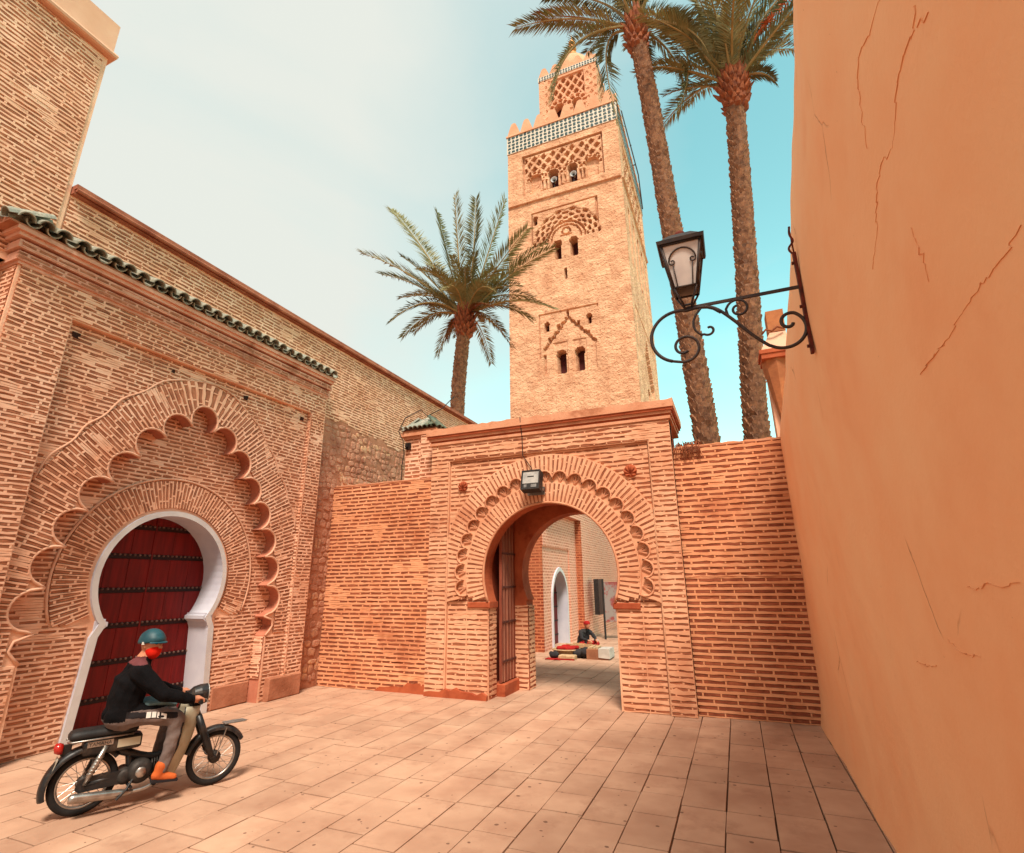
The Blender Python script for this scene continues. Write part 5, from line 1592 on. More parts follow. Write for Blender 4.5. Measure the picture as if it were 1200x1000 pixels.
def frond(p0, d0, tip, parent, rgp, dead=False, dark=False, dens=1.0):
    p0, tip, d0 = np.array(p0, float), np.array(tip, float), np.array(d0, float)
    L = np.linalg.norm(tip - p0)
    p1 = p0 + d0 / np.linalg.norm(d0) * L * 0.55
    bz = lambda t: (1 - t) ** 2 * p0 + 2 * t * (1 - t) * p1 + t * t * tip
    ts = np.linspace(0, 1, 12)
    path = [bz(t) for t in ts]
    mb = MB()
    mb.tube(path, [0.045 * (1 - 0.9 * t) + 0.004 for t in ts], 5, mi=1)
    n = int(76 * dens * max(0.7, L / 3.6))
    roll = rgp.uniform(-0.5, 0.5)
    for i in range(n):
        t = 0.14 + 0.86 * (i + rgp.uniform(-.3, .3)) / n
        t = min(max(t, 0.12), 0.995)
        P = bz(t)
        T = bz(min(1, t + 0.01)) - bz(t - 0.01); T /= np.linalg.norm(T)
        up = np.array([0, 0, 1.0]); sd = np.cross(T, up)
        nn = np.linalg.norm(sd)
        sd = sd / nn if nn > 0.05 else np.array([1.0, 0, 0])
        up = np.cross(sd, T)
        sd, up = sd * math.cos(roll) + up * math.sin(roll), up * math.cos(roll) - sd * math.sin(roll)
        ll = (0.60 * math.sin(math.pi * (0.12 + 0.80 * t)) ** 0.7 + 0.10) * rgp.uniform(0.8, 1.15) * (L / 3.8) ** 0.5
        for s_ in (-1, 1):
            fw = 0.75 + 0.5 * t + rgp.uniform(-.15, .15)
            v = T * fw + sd * s_ * (1.15 - 0.35 * t) + up * (rgp.uniform(0.05, 0.55)) * (0.2 if dead else 1)
            v /= np.linalg.norm(v)
            e = P + v * ll + np.array([0, 0, -(0.30 if dead else 0.14) * ll * rgp.uniform(.4, 1.4)])
            wd = np.cross(v, up + sd * s_ * 0.8 * rgp.uniform(-1, 1)); wd /= (np.linalg.norm(wd) + 1e-9)
            w = 0.021 * rgp.uniform(0.8, 1.3)
            m_ = P + v * ll * 0.42
            mb.add([P, m_ + wd * w, e, m_ - wd * w], [(0, 1, 2, 3)], 0)
    lm = M_DEAD if dead else (M_FROND2 if dark else M_FROND)
    return mb.build('frond', [lm, M_BOOT if dead else M_RACHIS], parent)
def palm(label, path, r0, r1, nfr, L, manual, seed, stalks=(), dead=6, boots=36, bootr=0.42, group='date palms', elev=(80, -25)):
    rgp = random.Random(seed)
    path = [np.array(p, float) for p in path]
    base = path[0]
    t = thing('palm_tree', label, 'palm', tuple(base), group)
    fine = np.array(smooth_path([tuple(p) for p in path], 4)) if len(path) > 2 else np.linspace(path[0], path[1], 24)
    ln = np.concatenate([[0], np.cumsum(np.linalg.norm(np.diff(fine, axis=0), axis=1))])
    tot = ln[-1]
    K = int(tot / 0.10)
    sv = np.linspace(0, tot, K)
    pts = np.stack([np.interp(sv, ln, fine[:, i]) for i in range(3)], 1)
    rs_ = [(r0 + (r1 - r0) * (s_ / tot)) * (1 + 0.03 * math.sin(s_ * 1.3 + seed)) * (1.03 if i % 2 else 0.97) for i, s_ in enumerate(sv)]
    mb = MB(); mb.tube(list(pts), rs_, 14); mb.build('trunk', M_TRUNK, t)
    # leaf scars: short wedges in a spiral
    mb = MB()
    s_ = 0.05; w = 0.0
    while s_ < tot - 0.05:
        c = np.array([np.interp(s_, ln, fine[:, i]) for i in range(3)])
        r = (r0 + (r1 - r0) * s_ / tot)
        big = 1.0 + 0.45 * max(0, 1 - s_ / (tot * 0.45))
        for q in range(9):
            a = w + 2 * math.pi * (q + rgp.uniform(-.14, .14)) / 9
            e = np.array([math.cos(a), math.sin(a), 0]); f = np.array([-e[1], e[0], 0])
            hw = r * 0.36 * rgp.uniform(.8, 1.1); hh = 0.075 * big * rgp.uniform(.7, 1.3); out = r * 0.12 * big * rgp.uniform(.6, 1.6) + 0.02
            b = c + e * (r * 0.94) + np.array([0, 0, rgp.uniform(-.03, .03)])
            vs = [b - f * hw + np.array([0, 0, -hh]), b + f * hw + np.array([0, 0, -hh]), b + f * hw * .6 + e * out + np.array([0, 0, hh]), b - f * hw * .6 + e * out + np.array([0, 0, hh]), b + f * hw * .6 + np.array([0, 0, hh * 1.1]), b - f * hw * .6 + np.array([0, 0, hh * 1.1])]
            mb.add(vs, [(0, 1, 2, 3), (3, 2, 4, 5), (0, 3, 5), (1, 4, 2)])
        s_ += 0.115 * big ** 0.5; w += 0.35
    mb.build('leaf_scars', M_SCAR, t, kind='stuff')
    top = pts[-1]
    # orange stubs of cut leaves
    mb = MB()
    for i in range(boots):
        a = i * 2.39996; h = i / boots
        e = np.array([math.cos(a), math.sin(a), 0])
        p0 = top + np.array([0, 0, -0.75 + 1.25 * h]) + e * r1 * 0.7
        out = bootr * (0.55 + 0.6 * math.sin(math.pi * min(1, h * 1.15)))
        p2 = p0 + e * out * rgp.uniform(.55, 1.1) + np.array([0, 0, 0.22 + 0.35 * h]) * rgp.uniform(.7, 1.2)
        mb.tube([p0, (p0 + p2) / 2 + e * 0.05, p2], [0.075, 0.055, 0.016], 5, flat=1.5)
    mb.build('leaf_bases', M_BOOT, t, kind='stuff')
    crown = top + np.array([0, 0, 0.30])
    for i in range(nfr):
        a = i * 2.39996 + seed
        fr_ = (i + 0.5) / nfr
        el = D(elev[0] + (elev[1] - elev[0]) * fr_ ** 1.1) + rgp.uniform(-.15, .15)
        e = np.array([math.cos(a), math.sin(a), 0])
        d0 = e * math.cos(el) + np.array([0, 0, math.sin(el)])
        d0 = d0 + np.array([0, 0, 0.6])
        Lx = L * rgp.uniform(0.82, 1.08)
        tip = crown + (e * (math.cos(el) + 0.22 * math.sin(el)) + np.array([0, 0, math.sin(el) * 0.94])) * Lx + np.array([0, 0, -0.34 * Lx * math.cos(el) ** 1.5 if el < 1.3 else 0])
        frond(crown + e * 0.18 + np.array([0, 0, 0.25 * math.sin(el)]), d0, tip, t, rgp, dark=rgp.random() < 0.4)
    for (u, v, dy, up_, kind) in manual:
        tip = pix(u, v, path[-1][1] + dy)
        d0 = (tip - crown); d0 = d0 / np.linalg.norm(d0) + np.array([0, 0, up_])
        e = np.array([d0[0], d0[1], 0.0]); e /= (np.linalg.norm(e) + 1e-6)
        frond(crown + e * 0.2, d0, tip, t, rgp, dead=kind == 'dead', dark=kind == 'dark')
    for (u, v, dy) in stalks:
        tip = pix(u, v, path[-1][1] + dy)
        mid = (crown + tip) / 2 + np.array([0, 0, 0.3])
        mb = MB(); mb.tube(smooth_path([tuple(crown), tuple(mid), tuple(tip)], 2), 0.05, 6)
        for q in range(40):
            p = crown * .25 + tip * .75 if False else tip + (mid - tip) * rgp.random() * 0.5
            mb.tube([p, p + np.array([rgp.uniform(-.25, .25), rgp.uniform(-.25, .25), rgp.uniform(-.35, .1)])], 0.015, 4)
        mb.build('fruit_stalk', M_STALK, t)
    return t
def upath(L, Y, nb=2):
    return [tuple(pix(u, v, Y)) for u, v in L]
b3 = upath([(533, 520), (535, 490), (539, 430), (545, 378)], 18.0)
b3[0] = (b3[0][0], 18.0, 0.0)
palm('single palm standing between the mosque wall and the minaret', b3, 0.29, 0.26, 30, 3.1,
     [(424, 297, -1, 0.35, ''), (447, 322, 1, 0.3, 'dark'), (458, 246, 0.5, 0.3, ''), (470, 300, -1.5, 0.4, 'dark'), (476, 322, 0, 0.35, ''), (533, 229, -1, 0.1, ''), (512, 250, 1, 0.1, 'dark'), (558, 233, 0.5, 0.1, 'dark'), (592, 234, 0, 0.15, ''),
      (648, 292, -0.5, 0.35, ''), (640, 285, 1.2, 0.4, 'dark'), (618, 268, -1, 0.3, ''), (648, 362, -0.5, 0.45, ''), (606, 318, 1, 0.4, 'dark'), (493, 356, -0.6, 0.6, 'dead'), (524, 398, 0.3, 1.0, 'dead'), (575, 358, -.8, 0.7, 'dead'), (565, 376, -.3, 0.9, 'dead')], 3, elev=(72, -8), boots=80, bootr=0.36)
b1 = upath([(838, 560), (829, 515), (806, 380), (782, 240), (762, 120), (746, 40)], 12.5)
b1[0] = (b1[0][0], 12.5, 0.0)
palm('tall leaning palm whose trunk rises behind the lantern', b1, 0.275, 0.215, 19, 3.5,
     [(604, 33, -0.8, 0.5, ''), (628, 20, 0.6, 0.3, 'dead'), (648, 118, -1.2, 0.7, ''), (727, 152, 0.2, 1.2, 'dark'), (795, 132, 0.2, 0.9, 'dark'), (805, 108, 1.2, 0.7, ''), (830, 62, -0.6, 0.4, 'dark'), (848, 30, 0.3, 0.3, ''), (762, 110, 1.0, 1.2, 'dark')], 5, elev=(85, 45), boots=70, bootr=0.30)
b2 = upath([(890, 560), (886, 515), (880, 400), (872, 270), (865, 170), (860, 108)], 13.2)
b2[0] = (b2[0][0], 13.2, 0.0)
palm('tall straight palm nearest the plaster wall', b2, 0.28, 0.225, 18, 3.3,
     [(768, 78, -.8, 0.35, ''), (778, 112, 0.6, 0.5, 'dark'), (800, 40, 1, 0.3, 'dark'), (785, 20, -1, 0.25, ''), (815, 5, 0.3, 0.2, ''), (840, -30, -.5, 0.1, 'dark'), (870, -40, 0.6, 0.1, ''), (905, -20, -.4, 0.15, 'dark'), (930, 18, 0.4, 0.25, ''), (940, 0, -1, 0.2, 'dark'), (908, 96, -.4, 0.55, 'dark'), (925, 45, .8, 0.3, ''), (845, 20, -1, 0.1, '')], 8,
     stalks=((906, 18, -0.3), (925, -8, 0.2)), elev=(85, 30), boots=110, bootr=0.34)
# ------------------------------------------------------------------ moped
M_BLACK = mat('black_enamel', srgb(20, 20, 22), srgb(32, 30, 31), 8, rough=0.42, spec=0.45, c3=srgb(98, 80, 66), s3=9, t3=(0.52, 0.74), f3=0.5)
M_RUBBER = mat('tyre_rubber', srgb(26, 24, 24), srgb(40, 36, 34), 14, rough=0.85)
M_CHROME = mat('dull_chrome', srgb(186, 180, 174), srgb(146, 138, 130), 14, rough=0.32, metal=0.85)
M_CREAM = mat('olive_beige_shield', srgb(178, 170, 148), srgb(156, 146, 122), 5, rough=0.45, spec=0.4, c3=srgb(120, 104, 80), s3=6, t3=(0.56, 0.7), f3=0.6)
M_SEAT = mat('black_vinyl', srgb(28, 27, 28), srgb(40, 38, 38), 10, rough=0.55, bump=0.2)
M_REDLENS = mat('red_tail_lens', srgb(178, 34, 24), srgb(150, 24, 18), 10, rough=0.2, spec=0.6)
M_PLATE = mat('number_plate', srgb(176, 170, 156), srgb(150, 142, 126), 12, rough=0.5)
M_ENGINE = mat('grimy_engine', srgb(70, 64, 60), srgb(44, 40, 38), 18, rough=0.6, metal=0.4)
M_LETTER = mat('white_letter', srgb(220, 218, 212), rough=0.5)
M_ORANGE = mat('orange_suede', srgb(200, 98, 44), srgb(170, 78, 34), 14, rough=0.8)
BA = np.array([-5.50, 3.40, 0.0]); BH = math.atan2(0.90, 0.43)
BXF = Matrix.Translation(Vector(BA)) @ Matrix.Rotation(BH, 4, 'Z')
moped = thing('moped', 'old black moped with beige leg shield being ridden past the red door', 'moped', tuple(BA))
WR = 0.247
LF = Fr((0, 0, 0), (1, 0, 0), (0, 0, 1), (0, -1, 0))           # drawing plane seen from the right-hand side
def circ(cx, cz, r, y=0.0, n=40, a0=0.0, a1=2 * math.pi, closed=True):
    m = n if closed else n + 1
    return [(cx + r * math.cos(a0 + (a1 - a0) * i / n), y, cz + r * math.sin(a0 + (a1 - a0) * i / n)) for i in range(m)]
def wheel(cx, nm):
    mb = MB(BXF); mb.tube(circ(cx, WR, WR - 0.030), 0.030, 10, closed=True)
    w = mb.build(nm, M_RUBBER, moped, smooth=True)
    mb = MB(BXF); mb.tube(circ(cx, WR, WR - 0.060), 0.013, 8, closed=True, flat=1.6); mb.build('rim', M_CHROME, w, smooth=True)
    mb = MB(BXF)
    mb.lathe([(0.001, -0.05), (0.022, -0.05), (0.05, -0.035), (0.055, -0.02), (0.055, 0.03), (0.03, 0.045), (0.001, 0.05)], Fr((cx, 0, WR), (1, 0, 0), (0, 0, 1), (0, -1, 0)), 20)
    mb.build('hub', M_ENGINE, w, smooth=True)
    mb = MB(BXF)
    for i in range(28):
        a = 2 * math.pi * i / 28; b = a + (0.5 if i % 2 else -0.5)
        y = 0.03 if i % 4 < 2 else -0.03
        mb.tube([(cx + 0.05 * math.cos(b), y, WR + 0.05 * math.sin(b)), (cx + (WR - 0.062) * math.cos(a), 0, WR + (WR - 0.062) * math.sin(a))], 0.0022, 4)
    mb.build('spokes', M_CHROME, w, kind='stuff')
    return w
wheel(0.0, 'rear_wheel'); wheel(1.03, 'front_wheel')
def fender(cx, r, wd, a0, a1, nm, m):
    mb = MB(BXF)
    prof = [(-wd, -0.035), (-wd, -0.01), (-wd * .6, 0.008), (0, 0.014), (wd * .6, 0.008), (wd, -0.01), (wd, -0.035)]
    vs, fs, n = [], [], 22
    for i in range(n + 1):
        a = a0 + (a1 - a0) * i / n
        for y, dr in prof:
            vs.append((cx + (r + dr) * math.cos(a), y, WR + (r + dr) * math.sin(a)))
    k = len(prof)
    for i in range(n):
        for j in range(k - 1):
            fs.append((i * k + j, i * k + j + 1, (i + 1) * k + j + 1, (i + 1) * k + j))
    mb.add(vs, fs); return mb.build(nm, m, moped, smooth=True)
fender(1.03, 0.275, 0.052, D(28), D(165), 'front_fender', M_BLACK)
fender(0.0, 0.29, 0.07, D(40), D(196), 'rear_fender', M_BLACK)
mb = MB(BXF)
mb.tube(smooth_path([(0.80, 0, 0.74), (0.74, 0, 0.58), (0.62, 0, 0.38), (0.48, 0, 0.34), (0.22, 0, 0.46), (-0.06, 0, 0.55)], 2), 0.034, 8)
mb.tube([(0.0, 0.075, WR), (0.34, 0.06, 0.27)], 0.02, 8); mb.tube([(0.0, -0.075, WR), (0.34, -0.06, 0.27)], 0.02, 8)
mb.tube([(0.30, 0, 0.44), (0.34, 0, 0.22)], 0.03, 8)
mb.build('frame', M_BLACK, moped, smooth=True)
for y in (-0.092, 0.092):
    mb = MB(BXF); mb.tube([(0.0, y, WR), (0.05, y, 0.38), (0.11, y, 0.53)], [0.016, 0.026, 0.02], 10)
    for i in range(6):
        t = 0.3 + i * 0.08
        mb.lathe([(0.028, -0.006), (0.031, 0), (0.028, 0.006)], Fr((0.11 * t, y, WR + t * (0.53 - WR)), (1, 0, 0), (0, 1, 0), (0.36, 0, 0.93)), 12)
    mb.build('rear_shock', M_CHROME if y < 0 else M_BLACK, moped, smooth=True)
    mb = MB(BXF); mb.tube([(0.82, y * .8, 0.66), (0.93, y * .8, 0.40), (0.985, y * .8, 0.275)], [0.030, 0.034, 0.026], 10); mb.tube([(0.975, y * .8, 0.28), (1.03, y * .75, WR)], 0.02, 8)
    mb.build('fork_leg', M_BLACK, moped, smooth=True)
mb = MB(BXF); mb.tube([(0.76, 0, 0.80), (0.83, 0, 0.64)], 0.034, 12); mb.build('head_tube', M_BLACK, moped, smooth=True)
# seat
def pad(lo, hi, nm, m, r=0.03, parent=None):
    (x0, y0, z0), (x1, y1, z1) = lo, hi
    vs, fs = [], []
    n = 14
    lv = [(z0, r * .6), (z0 + r * .6, 0), (z1 - r, 0), (z1 - r * .3, r * .35), (z1, r * 1.1)]
    for z, ins in lv:
        for i in range(4 * n):
            q, t = divmod(i, n); t /= n
            e = 0.25
            a = math.pi / 2 * (q + t)
            c, s_ = math.cos(a), math.sin(a)
            hx, hy = (x1 - x0) / 2 - ins, (y1 - y0) / 2 - ins
            vs.append(((x0 + x1) / 2 + hx * math.copysign(abs(c) ** .35, c), (y0 + y1) / 2 + hy * math.copysign(abs(s_) ** .35, s_), z))
    k = 4 * n
    for j in range(len(lv) - 1):
        for i in range(k):
            fs.append((j * k + i, j * k + (i + 1) % k, (j + 1) * k + (i + 1) % k, (j + 1) * k + i))
    fs.append(tuple(range(k))[::-1]); fs.append(tuple(range((len(lv) - 1) * k, len(lv) * k)))
    mb = MB(BXF); mb.add(vs, fs); return mb.build(nm, m, parent or moped, smooth=True)
seat = pad((-0.17, -0.105, 0.60), (0.34, 0.105, 0.675), 'seat', M_SEAT, 0.035)
mb = MB(BXF); mb.tube([(-0.17, -0.06, 0.598), (-0.14, -0.108, 0.598), (0.30, -0.108, 0.598)], 0.008, 6); mb.tube([(-0.17, 0.06, 0.598), (-0.14, 0.108, 0.598), (0.30, 0.108, 0.598)], 0.008, 6); mb.build('seat_trim', M_CHROME, seat, smooth=True)
pad((-0.06, -0.095, 0.47), (0.38, 0.095, 0.585), 'side_cover', M_BLACK, 0.02)
mb = MB(BXF); mb.box((-0.03, -0.1005, 0.535), (0.155, -0.094, 0.578)); badge = mb.build('badge', M_CHROME, moped)
def lettering(txt, size, mw_, nm, m, parent):
    cu = bpy.data.curves.new(nm, 'FONT'); cu.body = txt; cu.size = size; cu.extrude = 0.0012; cu.align_x = 'CENTER'; cu.align_y = 'CENTER'
    ob = bpy.data.objects.new(nm, cu); COL.objects.link(ob)
    dg = bpy.context.evaluated_depsgraph_get()
    me = bpy.data.meshes.new_from_object(ob.evaluated_get(dg))
    bpy.data.objects.remove(ob); bpy.data.curves.remove(cu)
    me.transform(mw_); me.materials.clear(); me.materials.append(m)
    o = bpy.data.objects.new(nm, me); COL.objects.link(o); adopt(o, parent); o['kind'] = 'stuff'
    return o
lettering('YAMAHA', 0.040, BXF @ Matrix.Translation((0.062, -0.102, 0.556)) @ Matrix.Rotation(D(90), 4, 'X'), 'lettering', M_BLACK, badge)
mb = MB(BXF); mb.box((0.19, -0.1, 0.50), (0.36, -0.094, 0.565)); mb.build('tool_panel', M_CREAM, moped)
# engine, exhaust, chain case, stand
mb = MB(BXF)
fe = Fr((0.40, 0, 0.27), (1, 0, 0), (0, 0, 1), (0, -1, 0))
mb.lathe([(0.001, -0.12), (0.08, -0.12), (0.095, -0.09), (0.10, 0.0), (0.095, 0.10), (0.07, 0.125), (0.03, 0.13), (0.001, 0.13)], fe, 24)
mb.lathe([(0.001, -0.10), (0.06, -0.10), (0.065, 0.08), (0.04, 0.10), (0.001, 0.10)], Fr((0.29, 0, 0.25), (1, 0, 0), (0, 0, 1), (0, -1, 0)), 20)
eng = mb.build('engine', M_ENGINE, moped, smooth=True)
mb = MB(BXF)
for i in range(7):
    t = 0.49 + i * 0.019
    mb.lathe([(0.001, -0.004), (0.062, -0.004), (0.062, 0.004), (0.001, 0.004)], Fr((t, 0, 0.29 + (t - 0.49) * .25), (0, 1, 0), (0, 0, 1), (1, 0, 0.25)), 14)
mb.build('cylinder_fins', M_ENGINE, eng)
mb = MB(BXF); mb.lathe([(0.001, 0.128), (0.045, 0.128), (0.04, 0.137), (0.001, 0.139)], fe, 18); mb.build('engine_cover', M_CHROME, eng, smooth=True)
mb = MB(BXF)
mb.tube(smooth_path([(0.60, -0.03, 0.27), (0.58, -0.09, 0.18), (0.46, -0.125, 0.13), (0.34, -0.13, 0.13)], 2), 0.016, 8)
mb.tube([(0.36, -0.13, 0.128), (0.30, -0.13, 0.132), (0.26, -0.13, 0.136), (-0.06, -0.13, 0.168), (-0.09, -0.13, 0.172), (-0.095, -0.13, 0.172)], [0.017, 0.026, 0.034, 0.038, 0.033, 0.016], 14)
mb.build('exhaust', M_CHROME, moped, smooth=True)
mb = MB(BXF); mb.prism([(-0.06, 0.22), (-0.03, 0.19), (0.30, 0.20), (0.34, 0.24), (0.33, 0.30), (0.02, 0.305), (-0.05, 0.28)], LF, 0.065, 0.085); mb.build('chain_case', M_BLACK, moped)
mb = MB(BXF); mb.tube([(0.34, -0.16, 0.17), (0.30, 0.0, 0.20), (0.34, 0.16, 0.17)], 0.012, 8); mb.tube([(0.50, -0.21, 0.185), (0.50, 0.21, 0.185)], 0.013, 8); mb.tube([(0.36, -0.10, 0.24), (0.30, -0.17, 0.16), (0.24, -0.17, 0.10)], 0.010, 8); mb.build('foot_rest_bar', M_BLACK, moped)
for y in (-0.18, 0.18):
    mb = MB(BXF); mb.tube([(0.50, y - 0.04, 0.186), (0.50, y + 0.04, 0.186)], 0.022, 10); mb.build('foot_peg', M_RUBBER, moped)
# leg shield
vs, fs = [], []
nu, nv = 14, 16
for j in range(nv + 1):
    t = j / nv
    cx = 0.835 - 0.16 * t + 0.03 * math.sin(math.pi * t); cz = 0.74 - 0.60 * t
    hw = 0.13 + 0.075 * math.sin(math.pi * min(1, t * 1.1)) - 0.03 * max(0, t - .85) / .15
    for i in range(nu + 1):
        s_ = -1 + 2 * i / nu
        vs.append((cx - 0.15 * abs(s_) ** 2.2, s_ * hw, cz + 0.02 * s_ * s_))
k = nu + 1
for j in range(nv):
    for i in range(nu):
        fs.append((j * k + i, j * k + i + 1, (j + 1) * k + i + 1, (j + 1) * k + i))
mb = MB(BXF); mb.add(vs, fs); sh = mb.build('leg_shield', M_CREAM, moped, smooth=True)
so = sh.modifiers.new('thickness', 'SOLIDIFY'); so.thickness = 0.008
mb = MB(BXF); mb.tube([vs[j * k] for j in range(nv + 1)], 0.007, 6); mb.tube([vs[j * k + nu] for j in range(nv + 1)], 0.007, 6); mb.build('shield_edging', M_BLACK, sh, smooth=True)
# handlebar, headlamp
mb = MB(BXF); mb.tube(smooth_path([(0.775, -0.30, 0.815), (0.785, -0.16, 0.825), (0.80, 0, 0.80), (0.785, 0.16, 0.825), (0.775, 0.30, 0.815)], 2), 0.013, 8); hb = mb.build('handlebar', M_CHROME, moped, smooth=True)
for s_ in (-1, 1):
    mb = MB(BXF); mb.tube([(0.774, s_ * 0.21, 0.821), (0.772, s_ * 0.315, 0.813)], 0.018, 10); mb.build('grip', M_RUBBER, hb)
    mb = MB(BXF); mb.tube([(0.80, s_ * 0.17, 0.825), (0.83, s_ * 0.22, 0.825), (0.835, s_ * 0.30, 0.81)], 0.006, 6); mb.build('lever', M_CHROME, hb)
mb = MB(BXF)
fh = Fr((0.80, 0, 0.835), (0, 1, 0), (0, 0, 1), (1, 0, 0.1))
mb.lathe([(0.001, -0.09), (0.05, -0.085), (0.085, -0.04), (0.095, 0.02), (0.09, 0.08), (0.001, 0.085)], fh, 24)
mb.box((0.72, -0.15, 0.81), (0.82, 0.15, 0.865)); hl = mb.build('headlamp_shell', M_BLACK, moped, smooth=False)
mb = MB(BXF); mb.lathe([(0.083, 0.081), (0.088, 0.088), (0.06, 0.098), (0.001, 0.102)], fh, 24); mb.build('headlamp_glass', M_LENS, hl, smooth=True)
# tail lamp, number plate, front plate, stays
mb = MB(BXF); mb.lathe([(0.001, 0.0), (0.042, 0.0), (0.046, 0.025), (0.038, 0.055), (0.001, 0.065)], Fr((-0.19, 0, 0.54), (0, 1, 0), (0, 0, 1), (-1, 0, 0.25)), 18); mb.build('tail_lamp', M_REDLENS, moped, smooth=True)
mb = MB(BXF); mb.box((-0.20, -0.02, 0.49), (-0.13, 0.02, 0.57)); mb.build('tail_bracket', M_BLACK, moped)
mb = MB(BXF); mb.add([(-0.245, -0.07, 0.37), (-0.245, 0.07, 0.37), (-0.215, 0.07, 0.475), (-0.215, -0.07, 0.475), (-0.240, -0.07, 0.37), (-0.240, 0.07, 0.37), (-0.210, 0.07, 0.475), (-0.210, -0.07, 0.475)], [(0, 1, 2, 3), (7, 6, 5, 4), (0, 3, 7, 4), (1, 5, 6, 2), (0, 4, 5, 1), (3, 2, 6, 7)]); mb.build('number_plate', M_PLATE, moped)
mb = MB(BXF); mb.box((1.08, -0.045, 0.532), (1.27, 0.045, 0.540)); mb.tube([(1.10, 0, 0.50), (1.10, 0, 0.535)], 0.008, 6); mb.tube([(1.08, -.045, 0.537), (1.27, -.045, 0.537), (1.30, 0, 0.53), (1.27, .045, 0.537), (1.08, .045, 0.537)], 0.007, 6); mb.build('front_rack', M_GREY, moped)
for y in (-0.058, 0.058):
    mb = MB(BXF); mb.tube([(1.03, y, WR), (1.10, y, 0.50)], 0.006, 6); mb.build('fender_stay', M_CHROME, moped)

# ------------------------------------------------------------------ people
def capsule(mb, pts, rs_, n=12, flat=1.0):
    """tube with rounded ends"""
    P, R = [], []
    pts = [np.array(p, float) for p in pts]
    a = pts[0] - pts[1]; a /= np.linalg.norm(a); b = pts[-1] - pts[-2]; b /= np.linalg.norm(b)
    for w in (85, 60, 35, 15):
        P.append(pts[0] + a * rs_[0] * math.sin(D(w))); R.append(rs_[0] * math.cos(D(w)))
    P += pts; R += list(rs_)
    for w in (15, 35, 60, 85):
        P.append(pts[-1] + b * rs_[-1] * math.sin(D(w))); R.append(rs_[-1] * math.cos(D(w)))
    mb.tube(P, R, n, flat=flat)
def ellipsoid(mb, c, r, ax=None, n=18):
    ax = ax if ax is not None else np.eye(3)
    vs, fs = [], []
    m = n // 2
    for j in range(m + 1):
        ph = math.pi * (j + 0.001) / (m + 0.002)
        for i in range(n):
            th = 2 * math.pi * i / n
            l_ = np.array([r[0] * math.sin(ph) * math.cos(th), r[1] * math.sin(ph) * math.sin(th), r[2] * math.cos(ph)])
            vs.append(np.array(c) + ax.T @ l_)
    for j in range(m):
        for i in range(n):
            fs.append((j * n + i, (j + 1) * n + i, (j + 1) * n + (i + 1) % n, j * n + (i + 1) % n))
    fs.append(tuple(range(n))); fs.append(tuple(range(m * n, (m + 1) * n))[::-1])
    mb.add(vs, fs)
def fuse(mb, voxel, name, mats, parent, classify, xf, smooth_it=3, folds=0.0):
    """one continuous skin over the volumes in mb (local coordinates), material per face by place"""
    me = bpy.data.meshes.new(name); me.from_pydata([tuple(v) for v in mb.v], [], mb.f); me.update()
    tmp = bpy.data.objects.new('tmp', me); COL.objects.link(tmp)
    r_ = tmp.modifiers.new('r', 'REMESH'); r_.mode = 'VOXEL'; r_.voxel_size = voxel
    sm = tmp.modifiers.new('s', 'SMOOTH'); sm.iterations = smooth_it; sm.factor = 0.5
    dg = bpy.context.evaluated_depsgraph_get()
    out = bpy.data.meshes.new_from_object(tmp.evaluated_get(dg))
    bpy.data.objects.remove(tmp); bpy.data.meshes.remove(me)
    out.name = name
    out.materials.clear()
    for m in mats: out.materials.append(m)
    idx = [classify(p.center) for p in out.polygons]
    if folds:
        n_ = len(out.vertices)
        keep = np.ones(n_)
        for p, k_ in zip(out.polygons, idx):
            if k_ == 0:
                for v_ in p.vertices: keep[v_] = 0
        co, no = np.empty(n_ * 3, np.float32), np.empty(n_ * 3, np.float32)
        out.vertices.foreach_get('co', co)
        out.vertex_normals.foreach_get('vector', no)
        co, no = co.reshape(-1, 3), no.reshape(-1, 3)
        x_, y_, z_ = co.T
        h_ = np.sin(34 * z_ + 9 * np.sin(7 * x_ + 5 * y_) + 14 * x_) * 0.5 + np.sin(23 * x_ - 31 * y_ + 11 * np.sin(6 * z_)) * 0.5
        co = co + no * (folds * h_ * keep)[:, None]
        out.vertices.foreach_set('co', co.astype(np.float32).ravel())
    out.polygons.foreach_set('material_index', idx)
    out.polygons.foreach_set('use_smooth', [True] * len(idx))
    out.transform(xf)
    out.update()
    o = bpy.data.objects.new(name, out); COL.objects.link(o); adopt(o, parent)
    return o
M_SKIN = mat('skin', srgb(196, 134, 104), srgb(180, 116, 88), 8, rough=0.6)
M_JACKET = mat('black_jacket', srgb(12, 11, 13), srgb(20, 18, 20), 9, rough=0.95, spec=0.1, bump=0.5, bscale=18, bdist=0.02)
M_SHOULDER = mat('maroon_shoulder', srgb(112, 60, 62), srgb(92, 48, 50), 9, rough=0.9)
M_TROUSER = mat('grey_trousers', srgb(120, 104, 98), srgb(98, 84, 80), 7, rough=0.92, bump=0.5, bscale=14, bdist=0.02)
M_STRIPE = mat('dark_stripe', srgb(36, 32, 34), rough=0.9)
M_HELM = mat('teal_helmet', srgb(34, 82, 92), srgb(24, 62, 72), 14, rough=0.5, spec=0.35)
M_MASK = mat('red_mask', srgb(220, 44, 28), srgb(196, 28, 20), 9, rough=0.95, spec=0.05)
M_TEALCLOTH = mat('teal_grey_cloth', srgb(104, 128, 130), srgb(80, 100, 104), 9, rough=0.9, bump=0.4, bscale=20)
M_EYE = mat('dark_eye', srgb(30, 20, 18), rough=0.3)
rider = thing('person', 'rider in black jacket, grey trousers and teal helmet, face turned towards us', 'person', tuple(BA + np.array([0.1, 0.2, 0])))
hb_ = MB()
